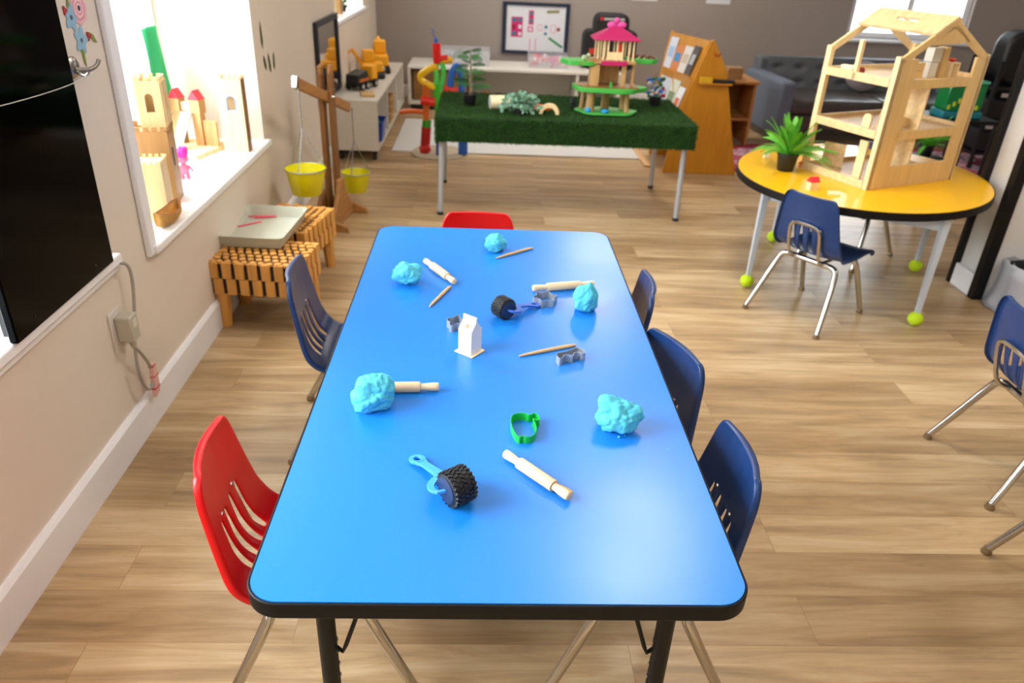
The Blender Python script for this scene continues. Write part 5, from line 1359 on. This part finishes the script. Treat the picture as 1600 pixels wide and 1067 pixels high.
for x in (.05, Ls-.05):
    for y in (.05, .76): MB().cyl((x, y, 0), (x, y, .07), .018, .025).build('foot', BLKMET, t)
k = MB().ico((0, 0, 0), .16, 3, (1, .35, .8)); o = k.build('cushion', mat('cushion_grey', '#8c8488', .8), loc=(3.27, 6.01, .49)); o.rotation_euler = (-.25, 0, 0)
tag(o, 'pale grey cushion leaning on the sofa back', 'cushion')

# low dark table behind the dollhouse with a green toy tank and a fern, seen through the frame
t0 = T('low_table', 'low dark table behind the yellow table carrying a green toy tank', 'table', (3.01, 4.15, .0105))
MB().bx(-.24, .24, -.16, .16, .49, .515).build('tabletop', BLKMET, t0, bevel=.003)
for x in (-.22, .22):
    for y in (-.14, .14): MB().cyl((x, y, 0), (x, y, .49), .012).build('leg', BLKMET, t0)
tt = T('toy_tank', 'deep green glossy toy tank with teal base on the low dark table', 'toy tank', (3.01, 4.12, .526))
MB().bx(-.13, .13, -.08, .08, 0, .045).build('base', mat('teal_plastic', '#14707c', .4), tt, bevel=.008)
MB().bx(-.12, .12, -.07, .07, .045, .215).build('body', mat('green_gloss', '#067038', .2), tt, bevel=.01)
MB().bx(-.125, .125, -.075, .075, .215, .23).build('lid', mat('mint_plastic', '#4fae86', .4), tt, bevel=.004)
k = MB()
for i in range(7): k.ico((-.10+.03*i, -.074, .07+.02*(i % 3)), .012, 1, (1, .3, 1.5))
k.build('yellow_plants', mat('lime_bits', '#b8c832', .5), tt, kind='stuff')
t0 = T('side_stool', 'low dark stool behind the yellow table carrying a fern', 'stool', (2.60, 3.64, .0105))
MB().lathe([(.13, .33), (.14, .335), (.14, .355), (.13, .36)], seg=28).build('seat', BLKMET, t0)
for i in range(4): MB().cyl((.12*cos(i*pi/2), .12*sin(i*pi/2), 0), (.09*cos(i*pi/2), .09*sin(i*pi/2), .33), .012).build('leg', BLKMET, t0)
fern((2.60, 3.64, .371), 'dark green potted fern on a dark stool, seen through the dollhouse', 1.25, 24, seed=12)

# dark rack at the right back
BK = mat('rack_black', '#0f1012', .5)
t = T('storage_rack', 'black storage rack loaded with dark bags in the right back corner', 'rack', (3.95, 5.0, .0135))
for x in (-.25, .30):
    for y in (-.15, .2): MB().bx(x-.012, x+.012, y-.012, y+.012, 0, .78).build('post', BK, t)
for z in (.10, .34, .58): MB().bx(-.26, .31, -.16, .21, z, z+.015).build('shelf', BK, t)
MB().bx(-.255, .305, .20, .208, .1, .78).build('back_sheet', BK, t)
for x, y, z, sx, sz, col, lb in ((-.13, -.02, .115, .20, .17, '#141416', 'black bag on the lowest level of the dark rack, left'), (.12, -.02, .115, .24, .15, '#221a1a', 'dark brown bag on the lowest level of the dark rack, right'), (-.13, -.02, .355, .2, .15, '#101013', 'black bag on the middle level of the dark rack, left'), (.13, -.02, .355, .2, .16, '#151518', 'black bag on the middle level of the dark rack, right')):
    o = MB().prism(rrect(sx/2, sz/2, .04, 5), -.1, .1, Matrix.Translation((0, 0, sz/2)) @ XZ).build('storage_bag', mat('sb'+col, col, .6), loc=(3.95+x, 5.0+y, z+.014), bevel=.015); tag(o, lb, 'bag', 'bags on the dark rack')
o = MB().prism(rrect(.25, .19, .12, 8), -.09, .09, Matrix.Translation((0, 0, .19)) @ XZ).build('instrument_case', mat('case_black2', '#0b0c0e', .45), loc=(3.99, 5.0, .610), bevel=.03, bseg=3); tag(o, 'large rounded black case on top of the dark rack', 'case')
for x, z, w_, lb in ((3.72, .30, .10, 'pale label strip on the front of the dark rack, lower'), (3.76, .53, .13, 'white label strip on the front of the dark rack, upper')):
    o = MB().bx(0, w_, 0, .004, 0, .028).build('label_strip', mat('strip_pale', '#a8a09c', .6), loc=(x, 4.833, z+.0135)); tag(o, lb, 'label')
o = MB().tube([(3.62, 4.38, .0135), (3.66, 4.40, .6), (3.9, 4.45, 1.35)], .016, 10).build('black_pole', BK); tag(o, 'slanting black pole standing in front of the dark rack', 'pole')

# waste bin with a bag at the right
t = T('waste_bin', 'bin lined with a crumpled pale grey bag by the pillar', 'waste bin', (2.47, 2.30, 0))
MB().lathe([(.085, 0), (.09, .004), (.11, .20), (.112, .205), (.105, .20), (.085, .01)], seg=28).build('bin', mat('bin_dark', '#2a2c30', .5), t)
k = MB(); rows = []; random.seed(2)
prof_b = [(.15, .004), (.142, .03), (.124, .09), (.122, .16), (.126, .215), (.112, .222), (.104, .17), (.098, .10)]
for r, z in prof_b:
    rows.append([k.v((r*(1+.09*noise.noise(Vector((cos(2*pi*i/48)*2.5, sin(2*pi*i/48)*2.5, z*14)))+.02*sin(i*1.7))*cos(2*pi*i/48), r*(1+.09*noise.noise(Vector((cos(2*pi*i/48)*2.5, sin(2*pi*i/48)*2.5, z*14))))*sin(2*pi*i/48), max(.003, z+.008*noise.noise(Vector((i*.4, z*20, 3)))))) for i in range(48)])
for A, B in zip(rows, rows[1:]):
    for i in range(48): k.f([A[i], A[(i+1) % 48], B[(i+1) % 48], B[i]])
k.build('bin_liner', mat('liner_grey', '#a9abb2', .4), t, solid=.0012, ang=70)
